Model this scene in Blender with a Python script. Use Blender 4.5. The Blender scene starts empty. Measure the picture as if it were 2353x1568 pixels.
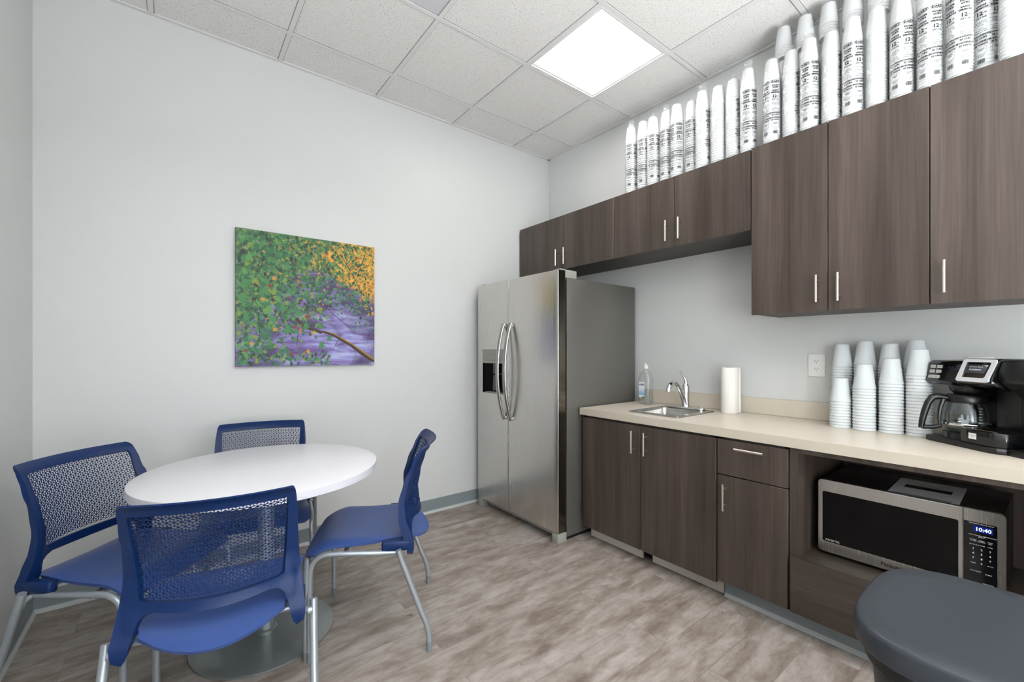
import bpy, bmesh, math, random
from mathutils import Vector, Matrix
from mathutils.geometry import delaunay_2d_cdt
random.seed(7)
C = bpy.context.scene.collection
scn = bpy.context.scene
PI = math.pi
# ------------------------------------------------------------------ camera
cd = bpy.data.cameras.new('camera')
cd.sensor_width = 36.0
cd.lens = 994.2 / 2353 * 36.0
cd.shift_y = 21.9 / 2353
cd.clip_start = 0.02
cam = bpy.data.objects.new('camera', cd)
C.objects.link(cam)
cam.location = (0, 0, 1.24)
cam.rotation_euler = (PI / 2, 0, -0.661)
scn.camera = cam
# ------------------------------------------------------------------ world, exposure
w = bpy.data.worlds.new('world'); scn.world = w; w.use_nodes = True
bg = w.node_tree.nodes['Background']
bg.inputs[0].default_value = (0.55, 0.75, 1.0, 1)
bg.inputs[1].default_value = 0.6
scn.view_settings.view_transform = 'Standard'
scn.view_settings.look = 'None'
scn.view_settings.gamma = 1.0
scn.view_settings.exposure = 0.26
scn.cycles.max_bounces = 8
scn.cycles.transparent_max_bounces = 24
scn.cycles.caustics_reflective = False
scn.cycles.caustics_refractive = False
# ------------------------------------------------------------------ dimensions (metres)
XB, YA, XC, YD, ZC = 2.763, 2.991, -0.531, -2.3, 3.02
T = 0.6096
GX, GY = 2.336, 2.684                      # grid lines of the ceiling

def arealight(name, loc, rot, sx, sy, power, color):
    l = bpy.data.lights.new(name, 'AREA'); l.shape = 'RECTANGLE'; l.size = sx; l.size_y = sy
    l.energy = power; l.color = color
    o = bpy.data.objects.new(name, l); C.objects.link(o); o.location = loc; o.rotation_euler = rot
    return o
# added bluish fill light behind the camera, standing in for window daylight
arealight('rear_fill_light', (0.45, YD + 0.03, 1.55), (-PI / 2, 0, 0), 1.6, 2.2, 62, (0.60, 0.80, 1.0))
# added fill light inside the room, tilted up to brighten the ceiling
arealight('ceiling_fill_light', (0.45, YD + 0.35, 0.45), (-PI / 2 - 1.2, 0, 0), 1.6, 0.6, 440, (0.94, 0.97, 1.0))

# ------------------------------------------------------------------ materials
def lin(c):
    return tuple(((v / 255) / 12.92 if v / 255 <= 0.04045 else ((v / 255 + 0.055) / 1.055) ** 2.4) for v in c) + (1,)
def mat(name, rgb, rough=0.5, metal=0.0, spec=0.5, **kw):
    m = bpy.data.materials.new(name); m.use_nodes = True
    b = m.node_tree.nodes['Principled BSDF']
    b.inputs['Base Color'].default_value = lin(rgb)
    b.inputs['Roughness'].default_value = rough
    b.inputs['Metallic'].default_value = metal
    b.inputs['Specular IOR Level'].default_value = spec
    for k, v in kw.items():
        b.inputs[k.replace('_', ' ')].default_value = v
    return m
def nodes(m):
    return m.node_tree.nodes, m.node_tree.links, m.node_tree.nodes['Principled BSDF']
def noise_tex(m, scale, mapping=(1, 1, 1), detail=4, rough=0.55, dist=0.0, coord='Object', rot=(0, 0, 0)):
    N, L, _ = nodes(m)
    tc = N.new('ShaderNodeTexCoord'); mp = N.new('ShaderNodeMapping'); nz = N.new('ShaderNodeTexNoise')
    mp.inputs['Scale'].default_value = mapping; mp.inputs['Rotation'].default_value = rot
    nz.inputs['Scale'].default_value = scale; nz.inputs['Detail'].default_value = detail
    nz.inputs['Roughness'].default_value = rough; nz.inputs['Distortion'].default_value = dist
    L.new(tc.outputs[coord], mp.inputs[0]); L.new(mp.outputs[0], nz.inputs[0])
    return nz
def ramp(m, src, stops):
    N, L, _ = nodes(m)
    r = N.new('ShaderNodeValToRGB'); L.new(src, r.inputs[0])
    while len(r.color_ramp.elements) < len(stops): r.color_ramp.elements.new(0.5)
    for e, (p, c) in zip(r.color_ramp.elements, stops):
        e.position = p; e.color = lin(c) if len(c) == 3 else c
    return r
def mixc(m, a, b, f, mode='MIX'):
    N, L, _ = nodes(m)
    x = N.new('ShaderNodeMix'); x.data_type = 'RGBA'; x.blend_type = mode
    for s, i in ((a, 6), (b, 7), (f, 0)):
        if hasattr(s, 'node'): L.new(s, x.inputs[i])
        else: x.inputs[i].default_value = s
    return x.outputs[2]
def bump(m, src, strength, dist=0.002):
    N, L, b = nodes(m)
    bp = N.new('ShaderNodeBump'); bp.inputs['Strength'].default_value = strength; bp.inputs['Distance'].default_value = dist
    L.new(src, bp.inputs['Height']); L.new(bp.outputs[0], b.inputs['Normal'])

def wallmat(name, rgb):
    m = mat(name, rgb, 0.42, 0, 0.35)
    nz = noise_tex(m, 260, detail=2); bump(m, nz.outputs[0], 0.12, 0.001)
    return m
M = {}
M['wall'] = wallmat('painted_wall', (212, 213, 212))
def tilemat():
    m = mat('acoustic_tile', (240, 239, 237), 0.9, 0, 0.1)
    N, L, b = nodes(m)
    n1 = noise_tex(m, 155, detail=1.5, rough=0.5)
    r1 = ramp(m, n1.outputs[0], [(0.285, (88, 86, 84)), (0.34, (240, 239, 237))])
    n2 = noise_tex(m, 420, detail=2)
    r2 = ramp(m, n2.outputs[0], [(0.33, (168, 166, 164)), (0.47, (240, 239, 237))])
    c = mixc(m, r1.outputs[0], r2.outputs[0], 1.0, 'MULTIPLY')
    g = N.new('ShaderNodeMix'); g.data_type = 'RGBA'; g.blend_type = 'MULTIPLY'; g.inputs[0].default_value = 1
    L.new(c, g.inputs[6]); g.inputs[7].default_value = (1.12, 1.12, 1.12, 1)
    L.new(g.outputs[2], b.inputs['Base Color'])
    bump(m, n2.outputs[0], 0.25, 0.001)
    return m
M['tile'] = tilemat()
M['grid'] = mat('painted_grid', (222, 220, 219), 0.55)
M['grid_edge'] = mat('tile_edge', (160, 157, 155), 0.7)
M['plain_tile'] = mat('smooth_panel', (205, 203, 208), 0.6)
def floormat():
    m = mat('vinyl_plank', (150, 138, 128), 0.42, 0, 0.4)
    N, L, b = nodes(m)
    tc = N.new('ShaderNodeTexCoord')
    br = N.new('ShaderNodeTexBrick'); br.offset = 0.37; br.squash = 1
    br.inputs['Scale'].default_value = 1.0; br.inputs['Brick Width'].default_value = 1.22; br.inputs['Row Height'].default_value = 0.182
    br.inputs['Mortar Size'].default_value = 0.0012; br.inputs['Mortar Smooth'].default_value = 0.3
    br.inputs['Color1'].default_value = (0, 0, 0, 1); br.inputs['Color2'].default_value = (1, 1, 1, 1); br.inputs['Mortar'].default_value = (0.5, 0.5, 0.5, 1)
    mp0 = N.new('ShaderNodeMapping'); mp0.inputs['Location'].default_value = (0.35, 0.05, 0)
    L.new(tc.outputs['Object'], mp0.inputs[0]); L.new(mp0.outputs[0], br.inputs[0])
    # shift the pattern per plank
    sep = N.new('ShaderNodeVectorMath'); sep.operation = 'SCALE'; sep.inputs[3].default_value = 7.3
    L.new(br.outputs['Color'], sep.inputs[0])
    add = N.new('ShaderNodeVectorMath'); add.operation = 'ADD'
    L.new(tc.outputs['Object'], add.inputs[0]); L.new(sep.outputs[0], add.inputs[1])
    def nz(scale, sc, detail, rough, dist):
        mp = N.new('ShaderNodeMapping'); mp.inputs['Scale'].default_value = sc
        n = N.new('ShaderNodeTexNoise'); n.inputs['Scale'].default_value = scale; n.inputs['Detail'].default_value = detail
        n.inputs['Roughness'].default_value = rough; n.inputs['Distortion'].default_value = dist
        L.new(add.outputs[0], mp.inputs[0]); L.new(mp.outputs[0], n.inputs[0]); return n
    big = nz(4.2, (0.85, 2.6, 1), 9, 0.66, 0.3)
    r1 = ramp(m, big.outputs[0], [(0.34, (134, 121, 112)), (0.45, (156, 145, 136)), (0.54, (174, 165, 158)), (0.68, (188, 181, 176))])
    fine = nz(11.0, (0.8, 2.2, 1), 8, 0.7, 0.5)
    r2 = ramp(m, fine.outputs[0], [(0.3, (196, 186, 180)), (0.5, (230, 227, 225)), (0.7, (255, 254, 254))])
    c = mixc(m, r1.outputs[0], r2.outputs[0], 0.75, 'MULTIPLY')
    kn = nz(14, (1, 1.3, 1), 3, 0.5, 0)
    r3 = ramp(m, kn.outputs[0], [(0.22, (120, 108, 100)), (0.29, (255, 255, 255))])
    c = mixc(m, c, r3.outputs[0], 0.7, 'MULTIPLY')
    seam = N.new('ShaderNodeMath'); seam.operation = 'MULTIPLY'; seam.inputs[1].default_value = 0.45
    L.new(br.outputs['Fac'], seam.inputs[0])
    c = mixc(m, c, lin((92, 82, 75)), seam.outputs[0])
    g = mixc(m, c, (1.0, 1.0, 1.0, 1), 1.0, 'MULTIPLY')
    L.new(g, b.inputs['Base Color'])
    bump(m, fine.outputs[0], 0.08, 0.001)
    return m
M['floor'] = floormat()
def woodmat(name, dark, light, vert=True):
    m = mat(name, dark, 0.38, 0, 0.45)
    N, L, b = nodes(m)
    s1 = (13, 13, 0.5) if vert else (0.9, 0.9, 14)
    s2 = (150, 150, 3.0) if vert else (4, 4, 130)
    n1 = noise_tex(m, 1.0, s1, 3, 0.6, 0.25); n2 = noise_tex(m, 1.0, s2, 4, 0.65, 0.1)
    r1 = ramp(m, n1.outputs[0], [(0.32, dark), (0.5, tuple((a + c) / 2 for a, c in zip(dark, light))), (0.68, light)])
    r2 = ramp(m, n2.outputs[0], [(0.30, (214, 211, 210)), (0.6, (255, 255, 255))])
    L.new(mixc(m, r1.outputs[0], r2.outputs[0], 0.9, 'MULTIPLY'), b.inputs['Base Color'])
    bump(m, n2.outputs[0], 0.10, 0.0006)
    return m
M['wood'] = woodmat('dark_laminate', (60, 50, 43), (88, 77, 70))
M['woodh'] = woodmat('dark_laminate_horizontal', (60, 51, 44), (84, 75, 67), False)
M['carcass'] = mat('cabinet_side', (62, 54, 49), 0.5)
M['counter'] = mat('beige_laminate', (208, 198, 183), 0.33, 0, 0.4)
nzc = noise_tex(M['counter'], 320, detail=2)
_N, _L, _b = nodes(M['counter'])
_L.new(ramp(M['counter'], nzc.outputs[0], [(0.35, (202, 192, 176)), (0.65, (212, 203, 189))]).outputs[0], _b.inputs['Base Color'])
M['edge'] = mat('beige_edge', (196, 186, 170), 0.4)
def steelmat(name, rgb, rough, scale=(2, 2, 300), bstr=0.02, metal=1.0):
    m = mat(name, rgb, rough, metal)
    N, L, b = nodes(m)
    n = noise_tex(m, 1.0, scale, 3, 0.6)
    r = N.new('ShaderNodeMapRange'); r.inputs[3].default_value = rough - 0.05; r.inputs[4].default_value = rough + 0.08
    L.new(n.outputs[0], r.inputs[0]); L.new(r.outputs[0], b.inputs['Roughness'])
    bump(m, n.outputs[0], bstr, 0.0004)
    return m
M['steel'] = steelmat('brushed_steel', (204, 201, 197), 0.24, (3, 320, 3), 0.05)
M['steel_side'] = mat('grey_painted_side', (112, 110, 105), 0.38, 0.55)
M['steel_dark'] = mat('door_edge_steel', (120, 112, 102), 0.2, 1.0)
M['nickel'] = mat('brushed_nickel', (214, 204, 192), 0.28, 1.0)
M['chrome'] = mat('chrome', (225, 226, 228), 0.06, 1.0)
M['sinksteel'] = steelmat('sink_steel', (190, 188, 184), 0.22, (60, 60, 60), 0.02)
M['greytrim'] = mat('grey_plastic', (150, 149, 143), 0.5)
M['black'] = mat('black_plastic', (14, 14, 15), 0.35)
M['blackgloss'] = mat('black_gloss', (9, 10, 11), 0.08)
M['darkglass'] = mat('dark_glass', (4, 4, 5), 0.08, 0, 0.2)
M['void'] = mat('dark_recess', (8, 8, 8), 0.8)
M['base'] = mat('grey_vinyl_base', (128, 136, 140), 0.45)
M['basetoe'] = mat('vinyl_base_toe', (182, 186, 186), 0.35)
M['toeboard'] = mat('pale_toe_board', (196, 189, 180), 0.5)
M['white'] = mat('white_plastic', (236, 236, 234), 0.35)
M['paper'] = mat('white_paper', (238, 235, 230), 0.9, 0, 0.1)
_n = noise_tex(M['paper'], 90, detail=3); bump(M['paper'], _n.outputs[0], 0.4, 0.002)
M['foam'] = mat('white_foam', (220, 221, 222), 0.62, 0, 0.3, Subsurface_Weight=0.08)
M['navy'] = mat('navy_plastic', (4, 37, 86), 0.42, 0, 0.35)
_n = noise_tex(M['navy'], 500, detail=1); bump(M['navy'], _n.outputs[0], 0.12, 0.0004)
M['seat'] = mat('navy_plastic_lit', (54, 80, 140), 0.42, 0, 0.55)  # same chair plastic, paler: overhead light on the seat is put into the colour
_n = noise_tex(M['seat'], 600, detail=1); bump(M['seat'], _n.outputs[0], 0.15, 0.0004)
M['silver'] = mat('silver_paint', (165, 172, 178), 0.34, 0.55)
M['glide'] = mat('grey_glide', (122, 128, 134), 0.5)
M['tabletop'] = mat('white_laminate', (232, 231, 236), 0.34, 0, 0.45)
M['tableedge'] = mat('white_edge_band', (214, 213, 222), 0.4)
M['tablebase'] = mat('silver_base', (150, 156, 154), 0.34, 0.7)
M['bin'] = mat('charcoal_plastic', (47, 52, 59), 0.42, 0, 0.5)
_n = noise_tex(M['bin'], 700, detail=1); bump(M['bin'], _n.outputs[0], 0.2, 0.0005)
M['binbody'] = mat('black_bin_plastic', (26, 27, 31), 0.45)
M['ink'] = mat('black_ink', (14, 14, 16), 0.5)
M['inkgrey'] = mat('grey_ink', (110, 112, 114), 0.5)
M['inkwhite'] = mat('white_ink', (225, 228, 230), 0.5)
M['inkpale'] = mat('pale_ink', (150, 156, 166), 0.5)
M['lcdoff'] = mat('dim_blue_display', (22, 34, 70), 0.3)
def emis(name, rgb, s):
    m = bpy.data.materials.new(name); m.use_nodes = True
    N = m.node_tree.nodes; N.clear()
    e = N.new('ShaderNodeEmission'); e.inputs[0].default_value = rgb; e.inputs[1].default_value = s
    o = N.new('ShaderNodeOutputMaterial'); m.node_tree.links.new(e.outputs[0], o.inputs[0]); return m
M['lamp'] = emis('lit_diffuser', (1.0, 0.985, 0.95, 1), 11.5)
M['lcd'] = emis('lit_digits', (0.62, 0.74, 1.0, 1), 2.2)
M['lcdbg'] = emis('lit_display_blue', (0.03, 0.06, 0.5, 1), 0.28)
def clear(name, tint, gloss=0.14, rough=0.12, white=0.0, bmp=0.0, bscale=30):
    m = bpy.data.materials.new(name); m.use_nodes = True
    N, L = m.node_tree.nodes, m.node_tree.links; N.clear()
    t = N.new('ShaderNodeBsdfTransparent'); t.inputs[0].default_value = tint
    g = N.new('ShaderNodeBsdfGlossy'); g.inputs[1].default_value = rough
    lw = N.new('ShaderNodeLayerWeight'); lw.inputs[0].default_value = 0.35
    mr = N.new('ShaderNodeMapRange'); mr.inputs[3].default_value = gloss * 0.45; mr.inputs[4].default_value = min(1, gloss * 3)
    L.new(lw.outputs['Facing'], mr.inputs[0])
    mx = N.new('ShaderNodeMixShader'); L.new(mr.outputs[0], mx.inputs[0]); L.new(t.outputs[0], mx.inputs[1]); L.new(g.outputs[0], mx.inputs[2])
    last = mx
    if white > 0:
        d = N.new('ShaderNodeBsdfDiffuse'); d.inputs[0].default_value = (0.9, 0.92, 0.93, 1)
        m2 = N.new('ShaderNodeMixShader'); m2.inputs[0].default_value = white
        L.new(mx.outputs[0], m2.inputs[1]); L.new(d.outputs[0], m2.inputs[2]); last = m2
    if bmp > 0:
        tc = N.new('ShaderNodeTexCoord'); mp = N.new('ShaderNodeMapping'); mp.inputs['Scale'].default_value = (1, 1, 0.45)
        nz = N.new('ShaderNodeTexNoise'); nz.inputs['Scale'].default_value = bscale; nz.inputs['Detail'].default_value = 3; nz.inputs['Distortion'].default_value = 1.2
        b = N.new('ShaderNodeBump'); b.inputs['Strength'].default_value = bmp; b.inputs['Distance'].default_value = 0.01
        L.new(tc.outputs['Object'], mp.inputs[0]); L.new(mp.outputs[0], nz.inputs[0]); L.new(nz.outputs[0], b.inputs['Height']); L.new(b.outputs[0], g.inputs['Normal'])
    o = N.new('ShaderNodeOutputMaterial'); L.new(last.outputs[0], o.inputs[0]); return m
M['film'] = clear('clear_plastic_film', (0.985, 0.99, 0.99, 1), 0.11, 0.16, 0.06, 0.9, 38)
M['glass'] = clear('carafe_glass', (0.86, 0.88, 0.88, 1), 0.09, 0.03)
M['bottle'] = clear('clear_bottle', (0.93, 0.945, 0.94, 1), 0.16, 0.05, 0.05)
M['gel'] = clear('clear_gel', (0.90, 0.92, 0.92, 1), 0.06, 0.1, 0.03)

# ------------------------------------------------------------------ mesh builder
class MB:
    def __init__(s): s.v = []; s.f = []; s.m = []; s.sm = []
    def add(s, verts, faces, mi=0, smooth=False, mtx=None):
        o = len(s.v)
        for p in verts:
            p = Vector(p)
            if mtx is not None: p = mtx @ p
            s.v.append(tuple(p))
        for f in faces:
            s.f.append([i + o for i in f]); s.m.append(mi); s.sm.append(smooth)
        return s
    def box(s, a, b, bev=0.0, mi=0, mtx=None, seg=2):
        x0, y0, z0 = a; x1, y1, z1 = b
        if x0 > x1: x0, x1 = x1, x0
        if y0 > y1: y0, y1 = y1, y0
        if z0 > z1: z0, z1 = z1, z0
        if bev <= 0:
            vs = [(x0,y0,z0),(x1,y0,z0),(x1,y1,z0),(x0,y1,z0),(x0,y0,z1),(x1,y0,z1),(x1,y1,z1),(x0,y1,z1)]
            return s.add(vs, [(3,2,1,0),(4,5,6,7),(0,1,5,4),(1,2,6,5),(2,3,7,6),(3,0,4,7)], mi, False, mtx)
        bm = bmesh.new(); bmesh.ops.create_cube(bm, size=1)
        for v in bm.verts:
            v.co = Vector(((x0+x1)/2 + v.co.x*(x1-x0), (y0+y1)/2 + v.co.y*(y1-y0), (z0+z1)/2 + v.co.z*(z1-z0)))
        bmesh.ops.bevel(bm, geom=bm.edges[:], offset=min(bev, 0.49*min(x1-x0, y1-y0, z1-z0)), segments=seg, affect='EDGES', profile=0.5)
        s.frombm(bm, mi, True, mtx); return s
    def frombm(s, bm, mi=0, smooth=False, mtx=None):
        bm.verts.ensure_lookup_table(); bm.verts.index_update()
        s.add([v.co.copy() for v in bm.verts], [[v.index for v in f.verts] for f in bm.faces], mi, smooth, mtx)
        bm.free()
    def tube(s, pts, r, n=14, mi=0, caps=True, mtx=None, close=False):
        pts = [Vector(p) for p in pts]; k = len(pts)
        rs = r if isinstance(r, (list, tuple)) else [r]*k
        vs = []; fs = []
        ref = None
        for i, p in enumerate(pts):
            if close: t = (pts[(i+1) % k] - pts[i-1]).normalized()
            elif i == 0: t = (pts[1]-p).normalized()
            elif i == k-1: t = (p-pts[i-1]).normalized()
            else: t = ((p-pts[i-1]).normalized() + (pts[i+1]-p).normalized()).normalized()
            if ref is None:
                ref = Vector((0,0,1)) if abs(t.z) < 0.9 else Vector((1,0,0))
            a = (ref - t*ref.dot(t)).normalized(); b = t.cross(a); ref = a
            for j in range(n):
                an = 2*PI*j/n; vs.append(p + (a*math.cos(an)+b*math.sin(an))*rs[i])
        for i in range(k if close else k-1):
            for j in range(n):
                a0 = i*n+j; a1 = i*n+(j+1) % n; b0 = ((i+1) % k)*n+j; b1 = ((i+1) % k)*n+(j+1) % n
                fs.append((a0, a1, b1, b0))
        s.add(vs, fs, mi, True, mtx)
        if caps and not close:
            s.add(vs[:n], [list(range(n))[::-1]], mi, False, mtx)
            s.add(vs[-n:], [list(range(n))], mi, False, mtx)
        return s
    def lathe(s, prof, n=32, c=(0,0), mi=0, mtx=None, smooth=True, rmod=None):
        vs = []; fs = []
        for (r, z) in prof:
            for j in range(n):
                a = 2*PI*j/n
                rr = r if rmod is None else r*rmod(a, z)
                vs.append((c[0]+rr*math.cos(a), c[1]+rr*math.sin(a), z))
        for i in range(len(prof)-1):
            for j in range(n):
                fs.append((i*n+j, i*n+(j+1) % n, (i+1)*n+(j+1) % n, (i+1)*n+j))
        return s.add(vs, fs, mi, smooth, mtx)
    def disc(s, r, z, n=32, c=(0,0), mi=0, up=True, mtx=None):
        vs = [(c[0]+r*math.cos(2*PI*j/n), c[1]+r*math.sin(2*PI*j/n), z) for j in range(n)]
        return s.add(vs, [list(range(n)) if up else list(range(n))[::-1]], mi, False, mtx)
    def cyl(s, r, z0, z1, n=32, c=(0,0), mi=0, mtx=None, r1=None):
        r1 = r if r1 is None else r1
        s.lathe([(r, z0), (r1, z1)], n, c, mi, mtx); s.disc(r, z0, n, c, mi, False, mtx); s.disc(r1, z1, n, c, mi, True, mtx); return s
    def prism(s, poly, h0, h1, axis='z', mi=0, mtx=None, bev=0.0):
        """poly CCW in its plane; axis z: (x,y), y: (x,z), x: (y,z)"""
        def P(p, h):
            return {'z': (p[0], p[1], h), 'y': (p[0], h, p[1]), 'x': (h, p[0], p[1])}[axis]
        bm = bmesh.new()
        A = [bm.verts.new(P(p, h0)) for p in poly]; B = [bm.verts.new(P(p, h1)) for p in poly]
        n = len(poly); bm.faces.new(A[::-1]); bm.faces.new(B)
        for i in range(n): bm.faces.new((A[i], A[(i+1) % n], B[(i+1) % n], B[i]))
        bmesh.ops.recalc_face_normals(bm, faces=bm.faces[:])
        if bev > 0:
            es = [e for e in bm.edges if e.calc_face_angle(0) > 0.5]
            bmesh.ops.bevel(bm, geom=es, offset=bev, segments=2, affect='EDGES', profile=0.5, clamp_overlap=True)
        s.frombm(bm, mi, bev > 0, mtx); return s
    def mesh(s, name, mats):
        me = bpy.data.meshes.new(name); me.from_pydata(s.v, [], s.f)
        for m in (mats if isinstance(mats, (list, tuple)) else [mats]): me.materials.append(m)
        me.polygons.foreach_set('material_index', s.m)
        me.polygons.foreach_set('use_smooth', s.sm)
        me.update()
        if any(s.sm) and not all(s.sm): pass
        try: me.set_sharp_from_angle(angle=math.radians(42))
        except Exception: pass
        return me
    def obj(s, name, mats, parent=None, loc=None):
        o = bpy.data.objects.new(name, s.mesh(name, mats)); C.objects.link(o)
        if parent is not None: o.parent = parent
        if loc is not None: o.location = loc
        return o
def tag(o, label, cat, group=None):
    o['label'] = label; o['category'] = cat
    if group: o['group'] = group
    return o
def thing(name, label, cat, loc=(0,0,0), rotz=0, group=None):
    o = bpy.data.objects.new(name, None); C.objects.link(o); o.location = loc; o.rotation_euler = (0,0,rotz)
    o.empty_display_size = 0.1
    return tag(o, label, cat, group)
def struct(o):
    o['kind'] = 'structure'; return o
def dup(root, label=None, group=None, loc=None, rotz=None):
    def cp(o, par):
        c = o.copy(); C.objects.link(c); c.parent = par
        for ch in list(o.children): cp(ch, c)
        return c
    r = cp(root, None)
    if label: r['label'] = label
    if group: r['group'] = group
    if loc is not None: r.location = loc
    if rotz is not None: r.rotation_euler = (0,0,rotz)
    return r
# flat text as geometry (x right, y up)
def text_geo(txt, size, align='CENTER', xs=1.0, bold=0.0, res=2):
    cu = bpy.data.curves.new('t', 'FONT'); cu.body = txt; cu.size = size; cu.align_x = align
    cu.resolution_u = res; cu.offset = bold
    o = bpy.data.objects.new('t', cu); C.objects.link(o)
    bpy.context.view_layer.update()
    me = bpy.data.meshes.new_from_object(o)
    vs = [(v.co.x*xs, v.co.y, 0) for v in me.vertices]; fs = [list(p.vertices) for p in me.polygons]
    bpy.data.objects.remove(o); bpy.data.curves.remove(cu); bpy.data.meshes.remove(me)
    return vs, fs
def frame_mtx(origin, xdir, ydir):
    x = Vector(xdir).normalized(); y = Vector(ydir).normalized(); z = x.cross(y)
    m = Matrix(((x.x, y.x, z.x, origin[0]), (x.y, y.y, z.y, origin[1]), (x.z, y.z, z.z, origin[2]), (0,0,0,1)))
    return m
# polygon shell: 2D outline with holes -> mapped sheet with thickness
def inpoly(p, poly):
    x, y = p; c = False; n = len(poly); j = n-1
    for i in range(n):
        xi, yi = poly[i]; xj, yj = poly[j]
        if (yi > y) != (yj > y) and x < (xj-xi)*(y-yi)/(yj-yi)+xi: c = not c
        j = i
    return c
def subdiv(poly, d):
    out = []
    n = len(poly)
    for i in range(n):
        a = Vector(poly[i]); b = Vector(poly[(i+1) % n]); k = max(1, int((b-a).length/d + 0.5))
        for q in range(k): out.append(tuple(a.lerp(b, q/k)))
    return out
def sheet2d(outer, holes, d):
    outer = subdiv(outer, d); holes = [subdiv(h, d) for h in holes]
    vs = []; es = []
    for L in [outer]+holes:
        o = len(vs); vs += [Vector(p) for p in L]; es += [(o+i, o+(i+1) % len(L)) for i in range(len(L))]
    bnd = list(vs)
    xs = [p[0] for p in outer]; ys = [p[1] for p in outer]
    x = min(xs)+d*0.5
    while x < max(xs):
        y = min(ys)+d*0.5
        while y < max(ys):
            if inpoly((x, y), outer) and not any(inpoly((x, y), h) for h in holes) and min((Vector((x, y))-b).length_squared for b in bnd) > (0.55*d)**2:
                vs.append(Vector((x, y)))
            y += d
        x += d
    r = delaunay_2d_cdt(vs, es, [], 0, 1e-7)
    V, F = r[0], r[2]
    F2 = []
    for f in F:
        c = sum((V[i] for i in f), Vector((0, 0)))/len(f)
        if inpoly(c, outer) and not any(inpoly(c, h) for h in holes): F2.append(list(f))
    return V, F2
def shell(mb, V, F, fmap, th, mi=0, smooth=True, edge=True):
    """fmap(u,v)->Vector; thickness th total (number or function)"""
    e = 1e-4; n = len(V); P = []; Q = []
    for p in V:
        c = fmap(p[0], p[1]); a = fmap(p[0]+e, p[1])-fmap(p[0]-e, p[1]); b = fmap(p[0], p[1]+e)-fmap(p[0], p[1]-e)
        N = a.cross(b); N.normalize(); t = th(p[0], p[1]) if callable(th) else th
        P.append(c+N*t/2); Q.append(c-N*t/2)
    fs = [list(f) for f in F]
    cnt = {}
    for f in F:
        for i in range(len(f)):
            a, b = f[i], f[(i+1) % len(f)]
            if (b, a) in cnt: cnt.pop((b, a))
            else: cnt[(a, b)] = 1
    fs += [[i+n for i in f[::-1]] for f in F]
    mb.add(P+Q, fs, mi, smooth)
    if edge:
        mb.add(P+Q, [(a, a+n, b+n, b) for (a, b) in cnt], mi, False)
def arc(cx, cy, r, a0, a1, n):
    return [(cx+r*math.cos(math.radians(a0+(a1-a0)*i/n)), cy+r*math.sin(math.radians(a0+(a1-a0)*i/n))) for i in range(n+1)]
def rrect(x0, y0, x1, y1, r, n=5):
    return arc(x1-r, y0+r, r, -90, 0, n)+arc(x1-r, y1-r, r, 0, 90, n)+arc(x0+r, y1-r, r, 90, 180, n)+arc(x0+r, y0+r, r, 180, 270, n)
def lerp_tab(tab, x):
    if x <= tab[0][0]: return tab[0][1]
    for (a, va), (b, vb) in zip(tab, tab[1:]):
        if x <= b:
            t = (x-a)/(b-a); t = t*t*(3-2*t)*0.5+t*0.5; return va+(vb-va)*t
    return tab[-1][1]

# ================================================================== the room
fl = MB().box((XC-0.1, YD-0.1, -0.05), (XB+0.1, YA+0.1, 0)).obj('floor', M['floor']); struct(fl)
struct(MB().box((XC-0.1, YA, 0), (XB+0.1, YA+0.1, ZC+0.12)).obj('wall_back', M['wall']))
struct(MB().box((XB, YD, 0), (XB+0.1, YA, ZC+0.12)).obj('wall_right', M['wall']))
struct(MB().box((XC-0.1, YD, 0), (XC, YA, ZC+0.12)).obj('wall_left', M['wall']))
wf = MB()
wx0, wx1, wz0, wz1 = -0.38, 1.30, 0.35, 2.75
for a, b in (((XC-0.1, 0), (wx0, ZC+0.12)), ((wx1, 0), (XB+0.1, ZC+0.12)), ((wx0, 0), (wx1, wz0)), ((wx0, wz1), (wx1, ZC+0.12))):
    wf.box((a[0], YD-0.1, a[1]), (b[0], YD, b[1]))
struct(wf.obj('wall_front', M['wall']))
wn = MB()
for a, b in (((wx0, wz0), (wx0+0.05, wz1)), ((wx1-0.05, wz0), (wx1, wz1)), ((wx0, wz0), (wx1, wz0+0.05)), ((wx0, wz1-0.05), (wx1, wz1)), ((0.435, wz0), (0.485, wz1))):
    wn.box((a[0], YD-0.09, a[1]), (b[0], YD-0.03, b[1]))
wo = struct(wn.obj('added_window', M['white']))  # unseen window, added behind the camera to go with the fill lights
MB().box((wx0, YD-0.065, wz0), (wx1, YD-0.060, wz1)).obj('pane', M['glass'], wo)
# ceiling tiles cell by cell; open cells where the fixtures sit
fix = [(3, 1), (3, 5), (0, 4)]
colx = [XC] + [GX-T*k for k in range(4, -1, -1) if GX-T*k > XC] + [XB]
rowy = [YA] + [GY-T*k for k in range(0, 9) if GY-T*k > YD] + [YD]
ce = MB()
lit_cells = [(GX-T, GY-2*T), (GX-T, GY-6*T), (GX-4*T, GY-5*T)]           # lower corner of each lit cell
plain_cell = (GX-3*T, GY-2*T)
ti = 0
for i in range(len(colx)-1):
    for j in range(len(rowy)-1):
        x0, x1, y1, y0 = colx[i], colx[i+1], rowy[j], rowy[j+1]
        if any(abs(x0-a) < 0.01 and abs(y0-b) < 0.01 for a, b in lit_cells): continue
        pl = abs(x0-plain_cell[0]) < 0.01 and abs(y0-plain_cell[1]) < 0.01
        ce.box((x0, y0, ZC+0.006), (x1, y1, ZC+0.02), 0, 1 if pl else 0)
co = struct(ce.obj('ceiling', [M['tile'], M['plain_tile']]))
gr = MB()
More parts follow.
